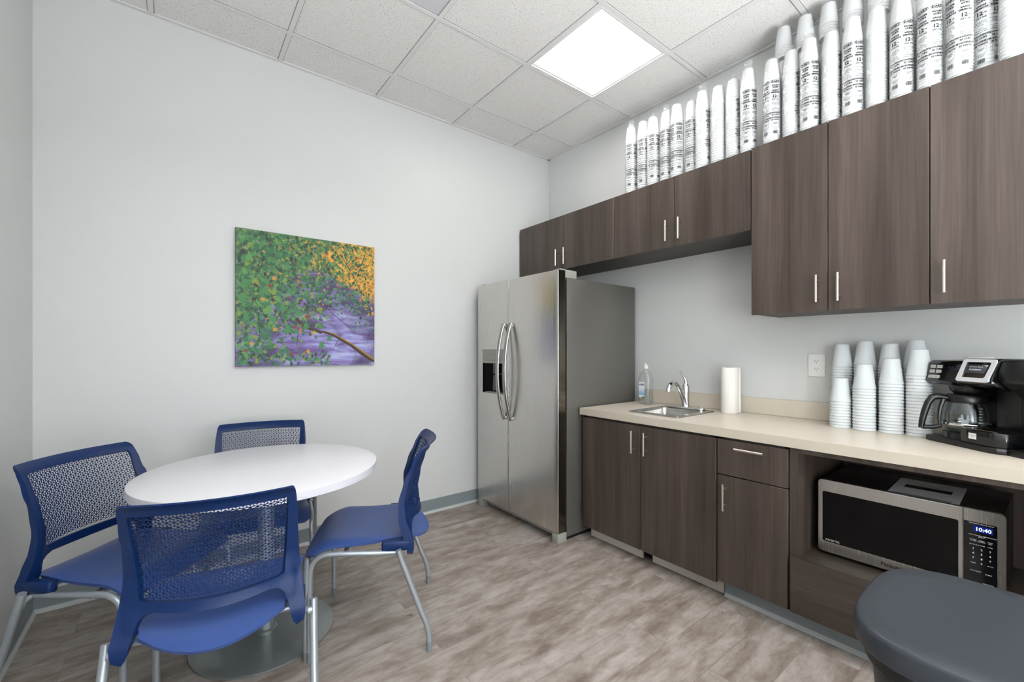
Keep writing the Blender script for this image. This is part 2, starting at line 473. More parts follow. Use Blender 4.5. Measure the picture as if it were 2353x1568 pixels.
for x in colx[1:-1]:
    gr.box((x-0.012, YD, ZC), (x+0.012, YA, ZC+0.006))
    gr.box((x-0.0155, YD, ZC+0.0035), (x+0.0155, YA, ZC+0.0062), 0, 1)
for y in rowy[1:-1]:
    gr.box((XC, y-0.012, ZC+0.0003), (XB, y+0.012, ZC+0.006))
    gr.box((XC, y-0.0155, ZC+0.0035), (XB, y+0.0155, ZC+0.0061), 0, 1)
struct(gr.obj('trim_1', [M['grid'], M['grid_edge']]))
wa = MB()
wa.box((XC, YA-0.022, ZC-0.0006), (XB, YA, ZC+0.006)); wa.box((XB-0.022, YD, ZC-0.0006), (XB, YA, ZC+0.006)); wa.box((XC, YD, ZC-0.0006), (XC+0.022, YA, ZC+0.006))
struct(wa.obj('trim_2', [M['grid']]))
# lit ceiling panels
labs = ['lit square ceiling light panel above the cups and fridge', 'lit ceiling light panel out of view behind the viewer on the right', 'lit ceiling light panel out of view behind the viewer on the left']
for (x, y), lb in zip(lit_cells, labs):
    t = thing('ceiling_light', lb, 'ceiling light', (x+T/2, y+T/2, ZC))
    h = T/2-0.013; q = 0.267
    fr = MB()
    def ringz(r0, z0, r1, z1):
        vs = [(-r0,-r0,z0),(r0,-r0,z0),(r0,r0,z0),(-r0,r0,z0),(-r1,-r1,z1),(r1,-r1,z1),(r1,r1,z1),(-r1,r1,z1)]
        fr.add(vs, [(0,1,5,4),(1,2,6,5),(2,3,7,6),(3,0,4,7)])
    ringz(h, 0.001, h, 0.012); ringz(h, 0.001, h-0.008, -0.001); ringz(h-0.008, -0.001, h-0.010, 0.003)
    ringz(h-0.010, 0.003, q+0.004, 0.006); ringz(q+0.004, 0.006, q, 0.016)
    fr.box((-h, -h, 0.04), (h, h, 0.09))
    for sx in (-1, 1):
        fr.box((sx*h, -h, 0.01), (sx*(h-0.006), h, 0.05)); fr.box((-h, sx*h, 0.01), (h, sx*(h-0.006), 0.05))
    fr.obj('fixture_frame', M['grid'], t)
    MB().add([(-q,-q,0.0155),(q,-q,0.0155),(q,q,0.0155),(-q,q,0.0155)], [(3,2,1,0)]).obj('diffuser', M['lamp'], t)
# vinyl base along the walls
def cove(name, pts_fn):
    prof = [(0.0, 0.0), (0.016, 0.0), (0.015, 0.004), (0.0075, 0.013), (0.0055, 0.018), (0.004, 0.024), (0.0035, 0.10), (0.002, 0.102), (0, 0.102)]
    mb = MB()
    A, B = pts_fn
    for k in range(len(prof)-1):
        (o0, z0), (o1, z1) = prof[k], prof[k+1]
        mi = 1 if z1 <= 0.019 else 0
        mb.add([A(o0, z0), B(o0, z0), B(o1, z1), A(o1, z1)], [(0,1,2,3)], mi)
    return struct(mb.obj(name, [M['base'], M['basetoe']]))
cove('baseboard_back', (lambda o, z: (XC+o, YA-o, z), lambda o, z: (XB, YA-o, z)))
cove('baseboard_left', (lambda o, z: (XC+o, YD, z), lambda o, z: (XC+o, YA-o, z)))
cove('baseboard_front', (lambda o, z: (XC, YD+o, z), lambda o, z: (XB, YD+o, z)))

# ================================================================== cabinets
def handle(parent, p0, p1, out=(-0.032, 0, 0), r=0.0058):
    """bar handle between p0 and p1 standing out from a door face"""
    p0 = Vector(p0); p1 = Vector(p1); o = Vector(out); d = (p1-p0).normalized(); L = (p1-p0).length
    mb = MB().tube([p0+o, p1+o], r, 14)
    for q in (0.19, 0.81):
        a = p0+d*L*q; mb.tube([a, a+o], r*0.72, 10)
    return mb.obj('handle', M['nickel'], parent)
GAP = 0.0016
def door(parent, xf, y0, y1, z0, z1, name='door', m=None, th=0.019):
    mb = MB().box((xf, y0+GAP, z0), (xf+th, y1-GAP, z1), 0.0012, seg=1)
    return mb.obj(name, m or M['wood'], parent)
def carcass(parent, x0, x1, y0, y1, z0, z1, t=0.018, front=False, bottom=True, name='carcass', top=True, m=None):
    mb = MB()
    mb.box((x0, y0+0.0005, z0), (x1, y0+t, z1)); mb.box((x0, y1-t, z0), (x1, y1-0.0005, z1))
    if bottom: mb.box((x0, y0+t, z0), (x1, y1-t, z0+t))
    if top: mb.box((x0, y0+t, z1-t), (x1, y1-t, z1))
    mb.box((x1-0.006, y0+t, z0+t), (x1, y1-t, z1-t))
    return mb.obj(name, m or M['carcass'], parent)
UX = 2.40                                                # face of the upper doors
def upper(label, y1, y0, z0, z1, doors, hs):
    t = thing('wall_cabinet', label, 'cabinet', (XB, (y0+y1)/2, z0), 0, None)
    oy = (y0+y1)/2
    def L(x, y, z): return (x-XB, y-oy, z-z0)
    mb = MB(); tt = 0.018; X0, X1 = UX+0.021, XB-0.001
    for a, b in (((X0, y0+0.0006, z0+0.004), (X1, y0+tt, z1)), ((X0, y1-tt, z0+0.004), (X1, y1-0.0006, z1)), ((X0, y0+tt, z0+0.004), (X1, y1-tt, z0+0.022)), ((X0, y0+tt, z1-tt), (X1, y1-tt, z1)), ((X1-0.006, y0+tt, z0+0.02), (X1, y1-tt, z1-tt))):
        mb.box(L(*a), L(*b))
    mb.obj('carcass', M['carcass'], t)
    for (a, b), hy in zip(doors, hs):
        d = MB().box(L(UX, b+GAP, z0), L(UX+0.019, a-GAP, z1), 0.0012, seg=1).obj('door', M['wood'], t)
        hz = (z0+0.033) if z1-z0 < 0.6 else z0+0.04
        handle(d, L(UX, hy, hz), L(UX, hy, hz+0.128))
    return t
upper('short dark wood wall cabinet in the corner above the fridge', 2.972, 1.934, 1.878, 2.303, [(2.972, 2.444), (2.444, 1.934)], [2.488, 2.400])
upper('short dark wood wall cabinet above the sink, between corner cabinet and tall cabinets', 1.934, 1.031, 1.878, 2.303, [(1.934, 1.476), (1.476, 1.031)], [1.518, 1.433])
upper('tall dark wood two door wall cabinet above the outlet', 1.029, 0.343, 1.427, 2.308, [(1.029, 0.688), (0.688, 0.343)], [0.727, 0.643])
upper('tall dark wood wall cabinet above the coffee maker at the right edge', 0.343, -0.23, 1.427, 2.308, [(0.343, -0.23)], [0.299])

BX = 2.11                                                # face of the base doors
t = thing('base_cabinet', 'dark wood two door sink base cabinet beside the fridge', 'cabinet', (BX, 1.51, 0))
def LB(x, y, z): return (x-BX, y-1.51, z)
mb = MB(); y0, y1 = 1.068, 1.957
for a, b in (((BX+0.021, y0, 0.10), (XB-0.002, y0+0.018, 0.818)), ((BX+0.021, y1-0.018, 0.10), (XB-0.002, y1, 0.818)), ((BX+0.021, y0, 0.10), (XB-0.002, y1, 0.118)), ((BX+0.021, y0, 0.800), (BX+0.04, y1, 0.818)), ((XB-0.01, y0, 0.118), (XB-0.002, y1, 0.818))):
    mb.box(LB(*a), LB(*b))
mb.obj('carcass', M['carcass'], t)
for a, b, hy in ((1.957, 1.513, 1.553), (1.513, 1.068, 1.469)):
    d = MB().box(LB(BX, b+GAP, 0.092), LB(BX+0.019, a-GAP, 0.805), 0.0012, seg=1).obj('door', M['wood'], t)
    handle(d, LB(BX, hy, 0.645), LB(BX, hy, 0.775))
MB().box(LB(2.192, 1.555, 0.005), LB(2.207, 1.957, 0.0995)).obj('toe_board', M['toeboard'], t)
MB().box(LB(2.200, 1.073, 0.005), LB(2.215, 1.490, 0.0995)).obj('toe_board', M['toeboard'], t)
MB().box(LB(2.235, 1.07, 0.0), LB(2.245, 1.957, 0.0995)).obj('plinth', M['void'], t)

t = thing('base_cabinet', 'narrow dark wood base cabinet with one drawer over one door', 'cabinet', (BX, 0.91, 0))
def LB(x, y, z): return (x-BX, y-0.91, z)
mb = MB(); y0, y1 = 0.752, 1.067
for a, b in (((BX+0.021, y0, 0.10), (XB-0.002, y0+0.018, 0.818)), ((BX+0.021, y1-0.018, 0.10), (XB-0.002, y1, 0.818)), ((BX+0.021, y0, 0.10), (XB-0.002, y1, 0.118)), ((BX+0.021, y0, 0.800), (BX+0.04, y1, 0.818)), ((BX+0.021, y0, 0.62), (BX+0.04, y1, 0.64)), ((XB-0.01, y0, 0.118), (XB-0.002, y1, 0.818))):
    mb.box(LB(*a), LB(*b))
mb.obj('carcass', M['carcass'], t)
d = MB().box(LB(BX, 0.752+GAP, 0.636), LB(BX+0.019, 1.065-GAP, 0.807), 0.0012, seg=1).obj('drawer_front', M['wood'], t)
handle(d, LB(BX, 0.841, 0.773), LB(BX, 0.969, 0.773))
d = MB().box(LB(BX, 0.752+GAP, 0.108), LB(BX+0.019, 1.065-GAP, 0.631), 0.0012, seg=1).obj('door', M['wood'], t)
handle(d, LB(BX, 1.022, 0.467), LB(BX, 1.022, 0.595))

t = thing('microwave_cabinet', 'dark wood base cabinet with open bay holding the microwave', 'cabinet', (BX, 0.3, 0))
def LB(x, y, z): return (x-BX, y-0.3, z)
y0, y1 = -0.33, 0.748
mb = MB()
mb.box(LB(BX+0.012, 0.716, 0.10), LB(XB-0.002, y1, 0.818)); mb.box(LB(BX+0.012, y0, 0.10), LB(XB-0.002, y0+0.03, 0.818))
mb.box(LB(BX+0.012, y0+0.03, 0.797), LB(BX+0.032, 0.716, 0.818)); mb.box(LB(XB-0.02, y0+0.03, 0.10), LB(XB-0.002, 0.716, 0.818))
mb.box(LB(BX+0.03, y0+0.03, 0.10), LB(XB-0.02, 0.716, 0.118))
mb.obj('carcass', M['wood'], t)
MB().box(LB(BX+0.022, y0+0.0305, 0.322), LB(XB-0.021, 0.7155, 0.342), 0.001, seg=1).obj('shelf', M['woodh'], t)
MB().box(LB(BX-0.004, y0, 0.106), LB(BX+0.0115, 0.742, 0.350), 0.0012, seg=1).obj('drawer_front', M['woodh'], t)
# vinyl base under the right hand cabinets
mb = MB()
prof = [(0.016, 0.0), (0.015, 0.004), (0.0075, 0.012), (0.0055, 0.017), (0.004, 0.024), (0.0035, 0.0995)]
for k in range(len(prof)-1):
    (o0, z0), (o1, z1) = prof[k], prof[k+1]
    mb.add([(2.20-o0, 1.066, z0), (2.20-o0, -0.3, z0), (2.20-o1, -0.3, z1), (2.20-o1, 1.066, z1)], [(0,1,2,3)], 1 if z1 < 0.018 else 0)
mb.box((2.1965, -0.3, 0), (2.212, 1.0662, 0.0995), 0, 0)
struct(mb.obj('baseboard_right', [M['base'], M['basetoe']]))

# countertop with the sink cut-out, and the backsplash as its part
ct = thing('countertop', 'long beige laminate countertop with backsplash over the base cabinets', 'countertop', (2.10, 0.9, 0.82))
mb = MB(); sx0, sx1, sy0, sy1 = 2.235, 2.535, 1.365, 1.645
ys, ye = -0.33, 1.975
for a, b in (((2.10, ys), (sx0, ye)), ((sx1, ys), (XB-0.001, ye)), ((sx0, ys), (sx1, sy0)), ((sx0, sy1), (sx1, ye))):
    mb.add([(a[0]-2.10, a[1]-0.9, 0.043), (b[0]-2.10, a[1]-0.9, 0.043), (b[0]-2.10, b[1]-0.9, 0.043), (a[0]-2.10, b[1]-0.9, 0.043)], [(0,1,2,3)])
    mb.add([(a[0]-2.10, a[1]-0.9, 0.0), (b[0]-2.10, a[1]-0.9, 0.0), (b[0]-2.10, b[1]-0.9, 0.0), (a[0]-2.10, b[1]-0.9, 0.0)], [(3,2,1,0)])
for (xa, ya, xb, yb, m_) in ((0, ys, 0, ye, 1), (0, ye, XB-2.101, ye, 1), (XB-2.101, ye, XB-2.101, ys, 1), (XB-2.101, ys, 0, ys, 1), (sx0-2.1, sy0, sx1-2.1, sy0, 0), (sx1-2.1, sy0, sx1-2.1, sy1, 0), (sx1-2.1, sy1, sx0-2.1, sy1, 0), (sx0-2.1, sy1, sx0-2.1, sy0, 0)):
    mb.add([(xa, ya-0.9, 0), (xb, yb-0.9, 0), (xb, yb-0.9, 0.043), (xa, ya-0.9, 0.043)], [(0,1,2,3)], m_)
mb.obj('worktop', [M['counter'], M['edge']], ct)
MB().box((XB-0.021-2.10, ys-0.9, 0.0432), (XB-0.001-2.10, ye-0.9, 0.138), 0.0015, seg=1).obj('backsplash', M['counter'], ct)

# ------------------------------------------------------------------ sink and tap
t = thing('sink', 'small stainless drop-in bar sink set into the beige countertop', 'sink', (2.41, 1.50, 0.863))
# deck: sheet with bowl hole
V, F = sheet2d(rrect(-0.205, -0.168, 0.205, 0.168, 0.012, 3), [rrect(-0.165, -0.128, 0.115, 0.128, 0.03, 5)], 0.03)
mb = MB(); shell(mb, V, F, lambda u, v: Vector((u, v, 0.0035)), 0.003, 0, False)
lp = rrect(-0.2, -0.163, 0.2, 0.163, 0.012, 3)
mb.tube([(x, y, 0.005) for x, y in lp], 0.0028, 6, close=True)
mb.obj('rim', M['sinksteel'], t)
mb = MB(); rings = []
for k, (ins, z) in enumerate([(0, 0.005), (0.003, -0.004), (0.006, -0.06), (0.010, -0.13), (0.022, -0.148), (0.05, -0.152)]):
    rings.append([(x, y, z) for x, y in rrect(-0.165+ins, -0.128+ins, 0.115-ins, 0.128-ins, 0.03, 6)])
n = len(rings[0]); vs = [p for r in rings for p in r]; fs = []
for i in range(len(rings)-1):
    for j in range(n): fs.append((i*n+j, (i+1)*n+j, (i+1)*n+(j+1) % n, i*n+(j+1) % n))
fs.append([(len(rings)-1)*n+j for j in range(n)])
mb.add(vs, fs, 0, True); mb.obj('bowl', M['sinksteel'], t)
MB().cyl(0.035, -0.1518, -0.148, 24, (-0.025, 0), 0).cyl(0.02, -0.148, -0.147, 20, (-0.025, 0), 1).obj('drain', [M['chrome'], M['void']], t)

t = thing('faucet', 'chrome single lever faucet behind the sink', 'faucet', (2.582, 1.505, 0.8685))
MB().prism(rrect(-0.028, -0.125, 0.028, 0.125, 0.026, 6), 0.0, 0.012, 'z', bev=0.003).cyl(0.009, 0.012, 0.02, 16, (0, -0.108)).obj('deck_plate', M['chrome'], t)
MB().lathe([(0.0, 0.16), (0.012, 0.159), (0.019, 0.152), (0.022, 0.14), (0.022, 0.10), (0.020, 0.06), (0.021, 0.03), (0.026, 0.012)], 24).obj('body', M['chrome'], t)
sp = []
for k in range(17):
    a = k/16
    x = -0.012-0.19*a; z = 0.02+0.155*math.sin(min(1, a*1.17)*PI*0.60)**0.8*1.0 - 0.018*max(0, a-0.6)/0.4
    sp.append((x, 0, z))
sp[-2:] = [(-0.194, 0, 0.140), (-0.198, 0, 0.118)]
MB().tube(sp, [0.015]*4+[0.0135]*9+[0.013, 0.0135, 0.0145, 0.0145], 16).obj('spout', M['chrome'], t)
MB().tube([(0.0, 0, 0.150), (0.002, 0, 0.172), (-0.004, 0.004, 0.19), (-0.016, 0.012, 0.213), (-0.03, 0.02, 0.236)], [0.017, 0.011, 0.0075, 0.008, 0.0105], 14).obj('lever', M['chrome'], t)

# ================================================================== fridge
t = thing('refrigerator', 'stainless steel side by side refrigerator in the corner with two curved handles', 'refrigerator', (1.922, 2.458, 0))
def LF(x, y, z): return (x-1.922, y-2.458, z)
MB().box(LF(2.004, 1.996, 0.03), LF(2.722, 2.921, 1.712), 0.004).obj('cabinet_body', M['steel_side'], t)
MB().box(LF(1.985, 2.0, 0.055), LF(2.0035, 2.917, 1.70)).obj('door_gasket', M['void'], t)
def fdoor(y0, y1, name):
    # slightly domed stainless face with folded edges; the edge has its own steel
    mb = MB(); z0, z1 = 0.070, 1.757; n = 14; r = 0.006
    pr = [(0.0640, y0), (0.005, y0), (0.0015, y0+0.0015), (0.0, y0+r)]
    for k in range(1, n):
        y = y0+r+(y1-y0-2*r)*k/n; pr.append((-0.0035*math.sin(PI*k/n), y))
    pr += [(0.0, y1-r), (0.0015, y1-0.0015), (0.005, y1), (0.0640, y1)]
    return mb, pr, z0, z1
def build_door(y0, y1, hole=None):
    mb, pr, z0, z1 = fdoor(y0, y1, '')
    if hole is None:
        m = len(pr)
        vs = [(x, y-2.458, z0) for x, y in pr]+[(x, y-2.458, z1) for x, y in pr]
        fs = [(i, i+1, m+i+1, m+i) for i in range(m-1)]
        mb.add(vs, [f[::-1] for f in fs[1:-1]], 0, True)
        mb.add(vs, [fs[0][::-1], fs[-1][::-1]], 1, True)
        mb.add(vs, [list(range(m)), list(range(m, 2*m))[::-1]], 1)
        return mb
    hy0, hy1, hz0, hz1 = hole
    ysn = sorted(set([y for x, y in pr if hy0 > y or y > hy1]+[hy0, hy1]))
    def X(y):
        for (xa, ya), (xb, yb) in zip(pr, pr[1:]):
            if min(ya, yb) <= y <= max(ya, yb) and ya != yb: return xa+(xb-xa)*(y-ya)/(yb-ya)
        return 0.012
    zs = [z0, hz0, hz1, z1]
    for a, b in zip(ysn, ysn[1:]):
        for c, d in zip(zs, zs[1:]):
            if a >= hy0-1e-6 and b <= hy1+1e-6 and c >= hz0-1e-6 and d <= hz1+1e-6: continue
            mb.add([(X(a), a-2.458, c), (X(b), b-2.458, c), (X(b), b-2.458, d), (X(a), a-2.458, d)], [(3,2,1,0)], 0, True)
    for y in (y0, y1):
        mb.add([(0.012, y-2.458, z0), (0.064, y-2.458, z0), (0.064, y-2.458, z1), (0.012, y-2.458, z1)], [(0,1,2,3)], 1)
    for z in (z0, z1):
        mb.add([(0.0, y0-2.458, z), (0.064, y0-2.458, z), (0.064, y1-2.458, z), (0.0, y1-2.458, z)], [(0,1,2,3)], 1)
    return mb
rd = build_door(1.995, 2.5120).obj('fridge_door', [M['steel'], M['steel_dark']], t)
hy0, hy1, hz0, hz1 = 2.575, 2.846, 0.912, 1.250
ld = build_door(2.5178, 2.9215, (hy0, hy1, hz0, hz1)).obj('freezer_door', [M['steel'], M['steel_dark']], t)
def fhandle(par, y):
    pts = []; n = 22
    for k in range(n+1):
        a = k/n; pts.append((-0.010-0.060*math.sin(PI*a)**0.75, y-2.458, 0.735+0.70*a))
    mb = MB(); V2 = []; F2 = []
    w_, d_ = 0.016, 0.011; m = 10
    for i, p in enumerate(pts):
        p = Vector(p); q = Vector(pts[min(i+1, n)])-Vector(pts[max(i-1, 0)]); q.normalize()
        side = Vector((0,1,0)); nn = q.cross(side)
        for j in range(m):
            an = 2*PI*j/m; V2.append(p+side*math.cos(an)*w_+nn*math.sin(an)*d_)
    for i in range(n):
        for j in range(m): F2.append((i*m+j, i*m+(j+1) % m, (i+1)*m+(j+1) % m, (i+1)*m+j))
    F2 += [list(range(m))[::-1], list(range(n*m, n*m+m))]
    mb.add(V2, F2, 0, True)
    for z in (0.745, 1.425): mb.box((-0.014, y-2.458-0.011, z-0.014), (0.003, y-2.458+0.011, z+0.014), 0.003)
    mb.obj('handle', M['steel_dark'] if False else M['nickelgrey'], par)
M['nickelgrey'] = mat('satin_handle_steel', (168, 166, 162), 0.3, 1.0)
fhandle(rd, 2.473); fhandle(ld, 2.558)
# dispenser
mb = MB()
zsplit = 1.150
def q4(a, b, c, d, mi=0): mb.add([a, b, c, d], [(0,1,2,3)], mi)
D = 0.058
a0, a1 = hy0-2.458, hy1-2.458
q4((D, a0, hz0), (D, a1, hz0), (D, a1, zsplit), (D, a0, zsplit))
q4((0, a1, hz0), (D, a1, hz0), (D, a1, zsplit), (0, a1, zsplit)); q4((0, a0, hz0), (D, a0, hz0), (D, a0, zsplit), (0, a0, zsplit))
q4((0, a0, hz0), (0, a1, hz0), (D, a1, hz0), (D, a0, hz0)); q4((0, a0, zsplit), (0, a1, zsplit), (D, a1, zsplit), (D, a0, zsplit))
mb.obj('dispenser_recess', M['blackgloss'], ld)
MB().box((-0.0045, a0, zsplit), (0.02, a1, hz1), 0.002).box((-0.006, a0, zsplit-0.008), (0.012, a1, zsplit+0.008), 0.002).obj('dispenser_panel', M['greytrim'], ld)
tv, tf = text_geo('FRIGIDAIRE', 0.014)
MB().add(tv, tf, 0, False, frame_mtx((-0.0052, (a0+a1)/2+0.02, 1.205), (0, -1, 0), (0, 0, 1))).obj('lettering', M['inkgrey'], ld)
MB().prism([(-0.028, 0.93), (0.028, 0.93), (0.02, 1.05), (-0.02, 1.05)], 0.012, 0.02, 'x', mtx=Matrix.Translation((0.02, (a0+a1)/2+0.02, 0))).cyl(0.012, 1.06, 1.15, 12, (0.03, (a0+a1)/2+0.02)).obj('paddle', mat('smoky_paddle', (70, 74, 78), 0.2), ld)
MB().box((0.004, a0+0.02, hz0), (D-0.004, a1-0.02, hz0+0.008), 0.002).obj('drip_tray', M['greytrim'], ld)
for y in (2.02, 2.86):
    MB().box(LF(1.945, y-0.02, 1.7575), LF(2.0, y+0.04, 1.768), 0.003).box(LF(1.995, y-0.02, 1.7125), LF(2.10, y+0.05, 1.766), 0.006).obj('hinge_cover', M['greytrim'], t)
MB().box(LF(1.975, 2.05, 0.018), LF(1.99, 2.87, 0.052), 0.003).obj('kick_grille', M['greytrim'], t)
for y in (1.997, 2.865):
    MB().box(LF(1.922, y, 0.0), LF(2.0035, y+0.055, 0.064), 0.004).obj('foot_cover', M['greytrim'], t)
MB().box(LF(2.02, 2.02, 0.0), LF(2.70, 2.9, 0.03)).obj('undercarriage', M['void'], t)

# ================================================================== microwave
t = thing('microwave_oven', 'stainless and black microwave oven in the open cabinet bay', 'microwave', (2.25, 0.406, 0.342))
# local: x forward is -X world; use world axes, origin at front bottom centre
W2 = 0.275; H = 0.331; zb = 0.018
MB().box((0.022, -W2+0.004, zb+0.004), (0.40, W2-0.004, H-0.004), 0.004).obj('housing', M['black'], t)
for sx in (0.06, 0.34):
    for sy in (-0.22, 0.22): MB().cyl(0.014, 0.0, zb+0.006, 14, (sx, sy)).obj('foot', M['black'], t)
ys = -0.172                                               # split between door and control panel
fr_out = rrect(-W2, zb, W2, H, 0.014, 4)
def ring_panel(y0, y1, wy0, wy1, wz0, wz1, r_out, r_in, round_side, name):
    # front frame of door or panel in the (y,z) plane with a window hole
    if round_side > 0: outer = [(y0, zb), (y1-r_out, zb)]+arc(y1-r_out, zb+r_out, r_out, -90, 0, 4)[1:]+arc(y1-r_out, H-r_out, r_out, 0, 90, 4)+[(y0, H)]
    else: outer = [(y1, zb), (y1, H)]+arc(y0+r_out, H-r_out, r_out, 90, 180, 4)+arc(y0+r_out, zb+r_out, r_out, 180, 270, 4)
    V, F = sheet2d(outer, [rrect(wy0, wz0, wy1, wz1, r_in, 3)], 0.03)
    m_ = MB(); shell(m_, V, F, lambda u, v: Vector((0.010, u, v)), 0.018, 0, False)
    return m_
dr = ring_panel(ys+0.001, W2, ys+0.012, W2-0.016, zb+0.045, H-0.05, 0.014, 0.006, 1, 'd').obj('door', M['steel'], t)
MB().box((0.004, ys+0.001, zb+0.0455), (0.016, W2-0.017, H-0.0505)).obj('window', M['darkglass'], dr)
# control side: plain top band, slim right jamb, black keypad
cp = MB(); V, F = sheet2d([(ys-0.001, zb), (ys-0.001, H)]+arc(-W2+0.014, H-0.014, 0.014, 90, 180, 4)+arc(-W2+0.014, zb+0.014, 0.014, 180, 270, 4), [[(ys-0.0015, zb+0.03), (ys-0.0015, H-0.045)]+arc(-W2+0.026, H-0.051, 0.006, 90, 180, 3)+[(-W2+0.02, zb+0.03)]], 0.03)
shell(cp, V, F, lambda u, v: Vector((0.010, u, v)), 0.018, 0, False)
pn = cp.obj('control_panel', M['steel'], t)
kp = MB().box((0.003, -W2+0.0205, zb+0.031), (0.016, ys-0.0012, H-0.0455)).obj('keypad', M['blackgloss'], pn)
MB().box((-0.0005, ys-0.001, zb), (0.02, ys+0.001, H), 0, 0).obj('seam', M['void'], t)
def onmw(txt, size, y, z, m, align='CENTER', xs=1, parent=None, name='lettering', x=0.0022, bold=0):
    v, f = text_geo(txt, size, align, xs, bold)
    return MB().add(v, f, 0, False, frame_mtx((x, y, z), (0, -1, 0), (0, 0, 1))).obj(name, m, parent or t)
MB().box((0.0015, -0.245, 0.2520), (0.0032, -0.197, 0.274)).obj('display', M['lcdbg'], pn)
onmw('10:40', 0.018, -0.2215, 0.2565, M['lcd'], xs=1.0, parent=pn, name='clock_digits', x=0.0008, bold=0.0003)
def kt(txt, size, y, z):
    v, f = text_geo(txt, size, 'CENTER', 1, 0.0, 1); MB().add(v, f, 0, False, frame_mtx((0.0024, y, z), (0, -1, 0), (0, 0, 1))).obj('key_lettering', M['inkwhite'], pn)
kt('THE GENIUS SENSOR 1250W', 0.0048, -0.2165, 0.279)
cols = (-0.197, -0.2175, -0.238)
rows = [('POPCORN', 'SENSOR\nREHEAT', 'SENSOR COOK'), ('FROZEN\nFOODS', 'TURBO\nDEFROST', 'MORE\nLESS'), ('QUICK 30', 'POWER', 'TIMER'), ('1', '2', '3'), ('4', '5', '6'), ('7', '8', '9'), ('TIMER', '0', 'CLOCK')]
zz = 0.238
for i, r_ in enumerate(rows):
    for c_, s_ in zip(cols, r_): kt(s_, 0.0105 if len(s_) == 1 else 0.0045, c_, zz)
    zz -= 0.0165 if i > 1 else 0.017
kt('STOP/RESET', 0.0052, -0.203, 0.110); kt('START', 0.0058, -0.234, 0.106)
kt('NN-SN766S', 0.0052, -0.234, 0.072)
onmw('INVERTER', 0.0115, W2-0.052, zb+0.049, M['inkwhite'], parent=dr, x=0.0030)
onmw('Panasonic', 0.020, 0.02, zb+0.014, M['ink'], parent=dr, x=0.0005, bold=0.0003)
# notice sheet on the microwave
t2 = MB()
t2.box((-0.16, -0.102, 0), (0.16, 0.102, 0.0012)).box((0.0, -0.07, 0.0012), (0.05, 0.07, 0.0016), 0, 1).box((-0.13, -0.08, 0.0012), (-0.11, 0.085, 0.0015), 0, 2).box((0.075, -0.03, 0.0012), (0.083, 0.03, 0.0015), 0, 2)
o = t2.obj('notice_sheet', [mat('pale_sheet', (205, 208, 214), 0.25), M['ink'], M['inkgrey']]); o.location = (2.407, 0.352, 0.342+H-0.0035+0.0005); o.rotation_euler = (0, 0, 0.03)
tag(o, 'pale printed sheet with a black band lying on the microwave', 'paper')

# ================================================================== outlets
def outlet(y, z, label):
    t = thing('wall_outlet', label, 'outlet', (XB, y, z))
    MB().box((-0.006, -0.040, -0.061), (-0.0005, 0.040, 0.061), 0.003).obj('cover_plate', M['white'], t)
    for dz in (0.021, -0.021):
        r_ = MB().prism(rrect(-0.016, dz-0.013, 0.016, dz+0.013, 0.011, 5), -0.0078, -0.006, 'x')
        r_.obj('receptacle', M['white'], t)
        MB().box((-0.0081, 0.0055, dz-0.001), (-0.0077, 0.0075, dz+0.008)).box((-0.0081, -0.0075, dz-0.001), (-0.0077, -0.0055, dz+0.007)).box((-0.0081, -0.002, dz-0.009), (-0.0077, 0.002, dz-0.005)).obj('slots', M['ink'], t)
    return t
outlet(0.843, 1.159, 'white wall outlet between the paper towel roll and the counter cups')
outlet(0.235, 1.152, 'white wall outlet mostly hidden behind the coffee maker')

# ================================================================== paper towel, bottle
t = thing('paper_towel_roll', 'white paper towel roll standing on the counter right of the sink', 'paper towels', (2.652, 1.262, 0.8635))
pf = [(0.020, 0.0), (0.047, 0.0), (0.049, 0.004), (0.049, 0.27), (0.047, 0.274), (0.020, 0.274), (0.020, 0.0)]
MB().lathe(pf, 40).obj('paper', M['paper'], t)
MB().lathe([(0.0205, 0.001), (0.0205, 0.2745), (0.019, 0.2745), (0.019, 0.001), (0.0205, 0.001)], 24).obj('cardboard_core', mat('cardboard', (150, 120, 90), 0.9), t)
MB().box((0.02, -0.0525, 0.001), (0.036, -0.0405, 0.272), 0.003).obj('loose_sheet', M['paper'], t)

t = thing('sanitizer_bottle', 'large clear hand sanitizer bottle with white cap beside the fridge', 'bottle', (2.622, 1.832, 0.8635), -0.2)
def oval(hw, hd, z, n=28, ex=0.75):
    out = []
    for j in range(n):
        a = 2*PI*j/n; c_, s_ = math.cos(a), math.sin(a)
        out.append((math.copysign(abs(c_)**ex, c_)*hd, math.copysign(abs(s_)**ex, s_)*hw, z))
    return out
def loft(mb, rings, mi=0, cap=True):
    n = len(rings[0]); vs = [p for r in rings for p in r]; fs = []
    for i in range(len(rings)-1):
        for j in range(n): fs.append((i*n+j, i*n+(j+1) % n, (i+1)*n+(j+1) % n, (i+1)*n+j))
    if cap: fs.append(list(range(n))[::-1]); fs.append([(len(rings)-1)*n+j for j in range(n)])
    mb.add(vs, fs, mi, True)
prof = [(0.044, 0.030, 0.0), (0.050, 0.036, 0.004), (0.051, 0.037, 0.02), (0.049, 0.035, 0.09), (0.051, 0.037, 0.15), (0.050, 0.036, 0.18), (0.043, 0.032, 0.21), (0.028, 0.024, 0.232), (0.016, 0.016, 0.243), (0.0145, 0.0145, 0.252)]
mb = MB(); loft(mb, [oval(a, b, z, ex=0.75 if z < 0.22 else 1.0) for a, b, z in prof]); mb.obj('bottle_body', M['bottle'], t)
mb = MB(); loft(mb, [oval(a-0.002, b-0.002, z+0.002) for a, b, z in prof[:4]]+[oval(0.0475, 0.0335, 0.10)]); mb.obj('gel', M['gel'], t)
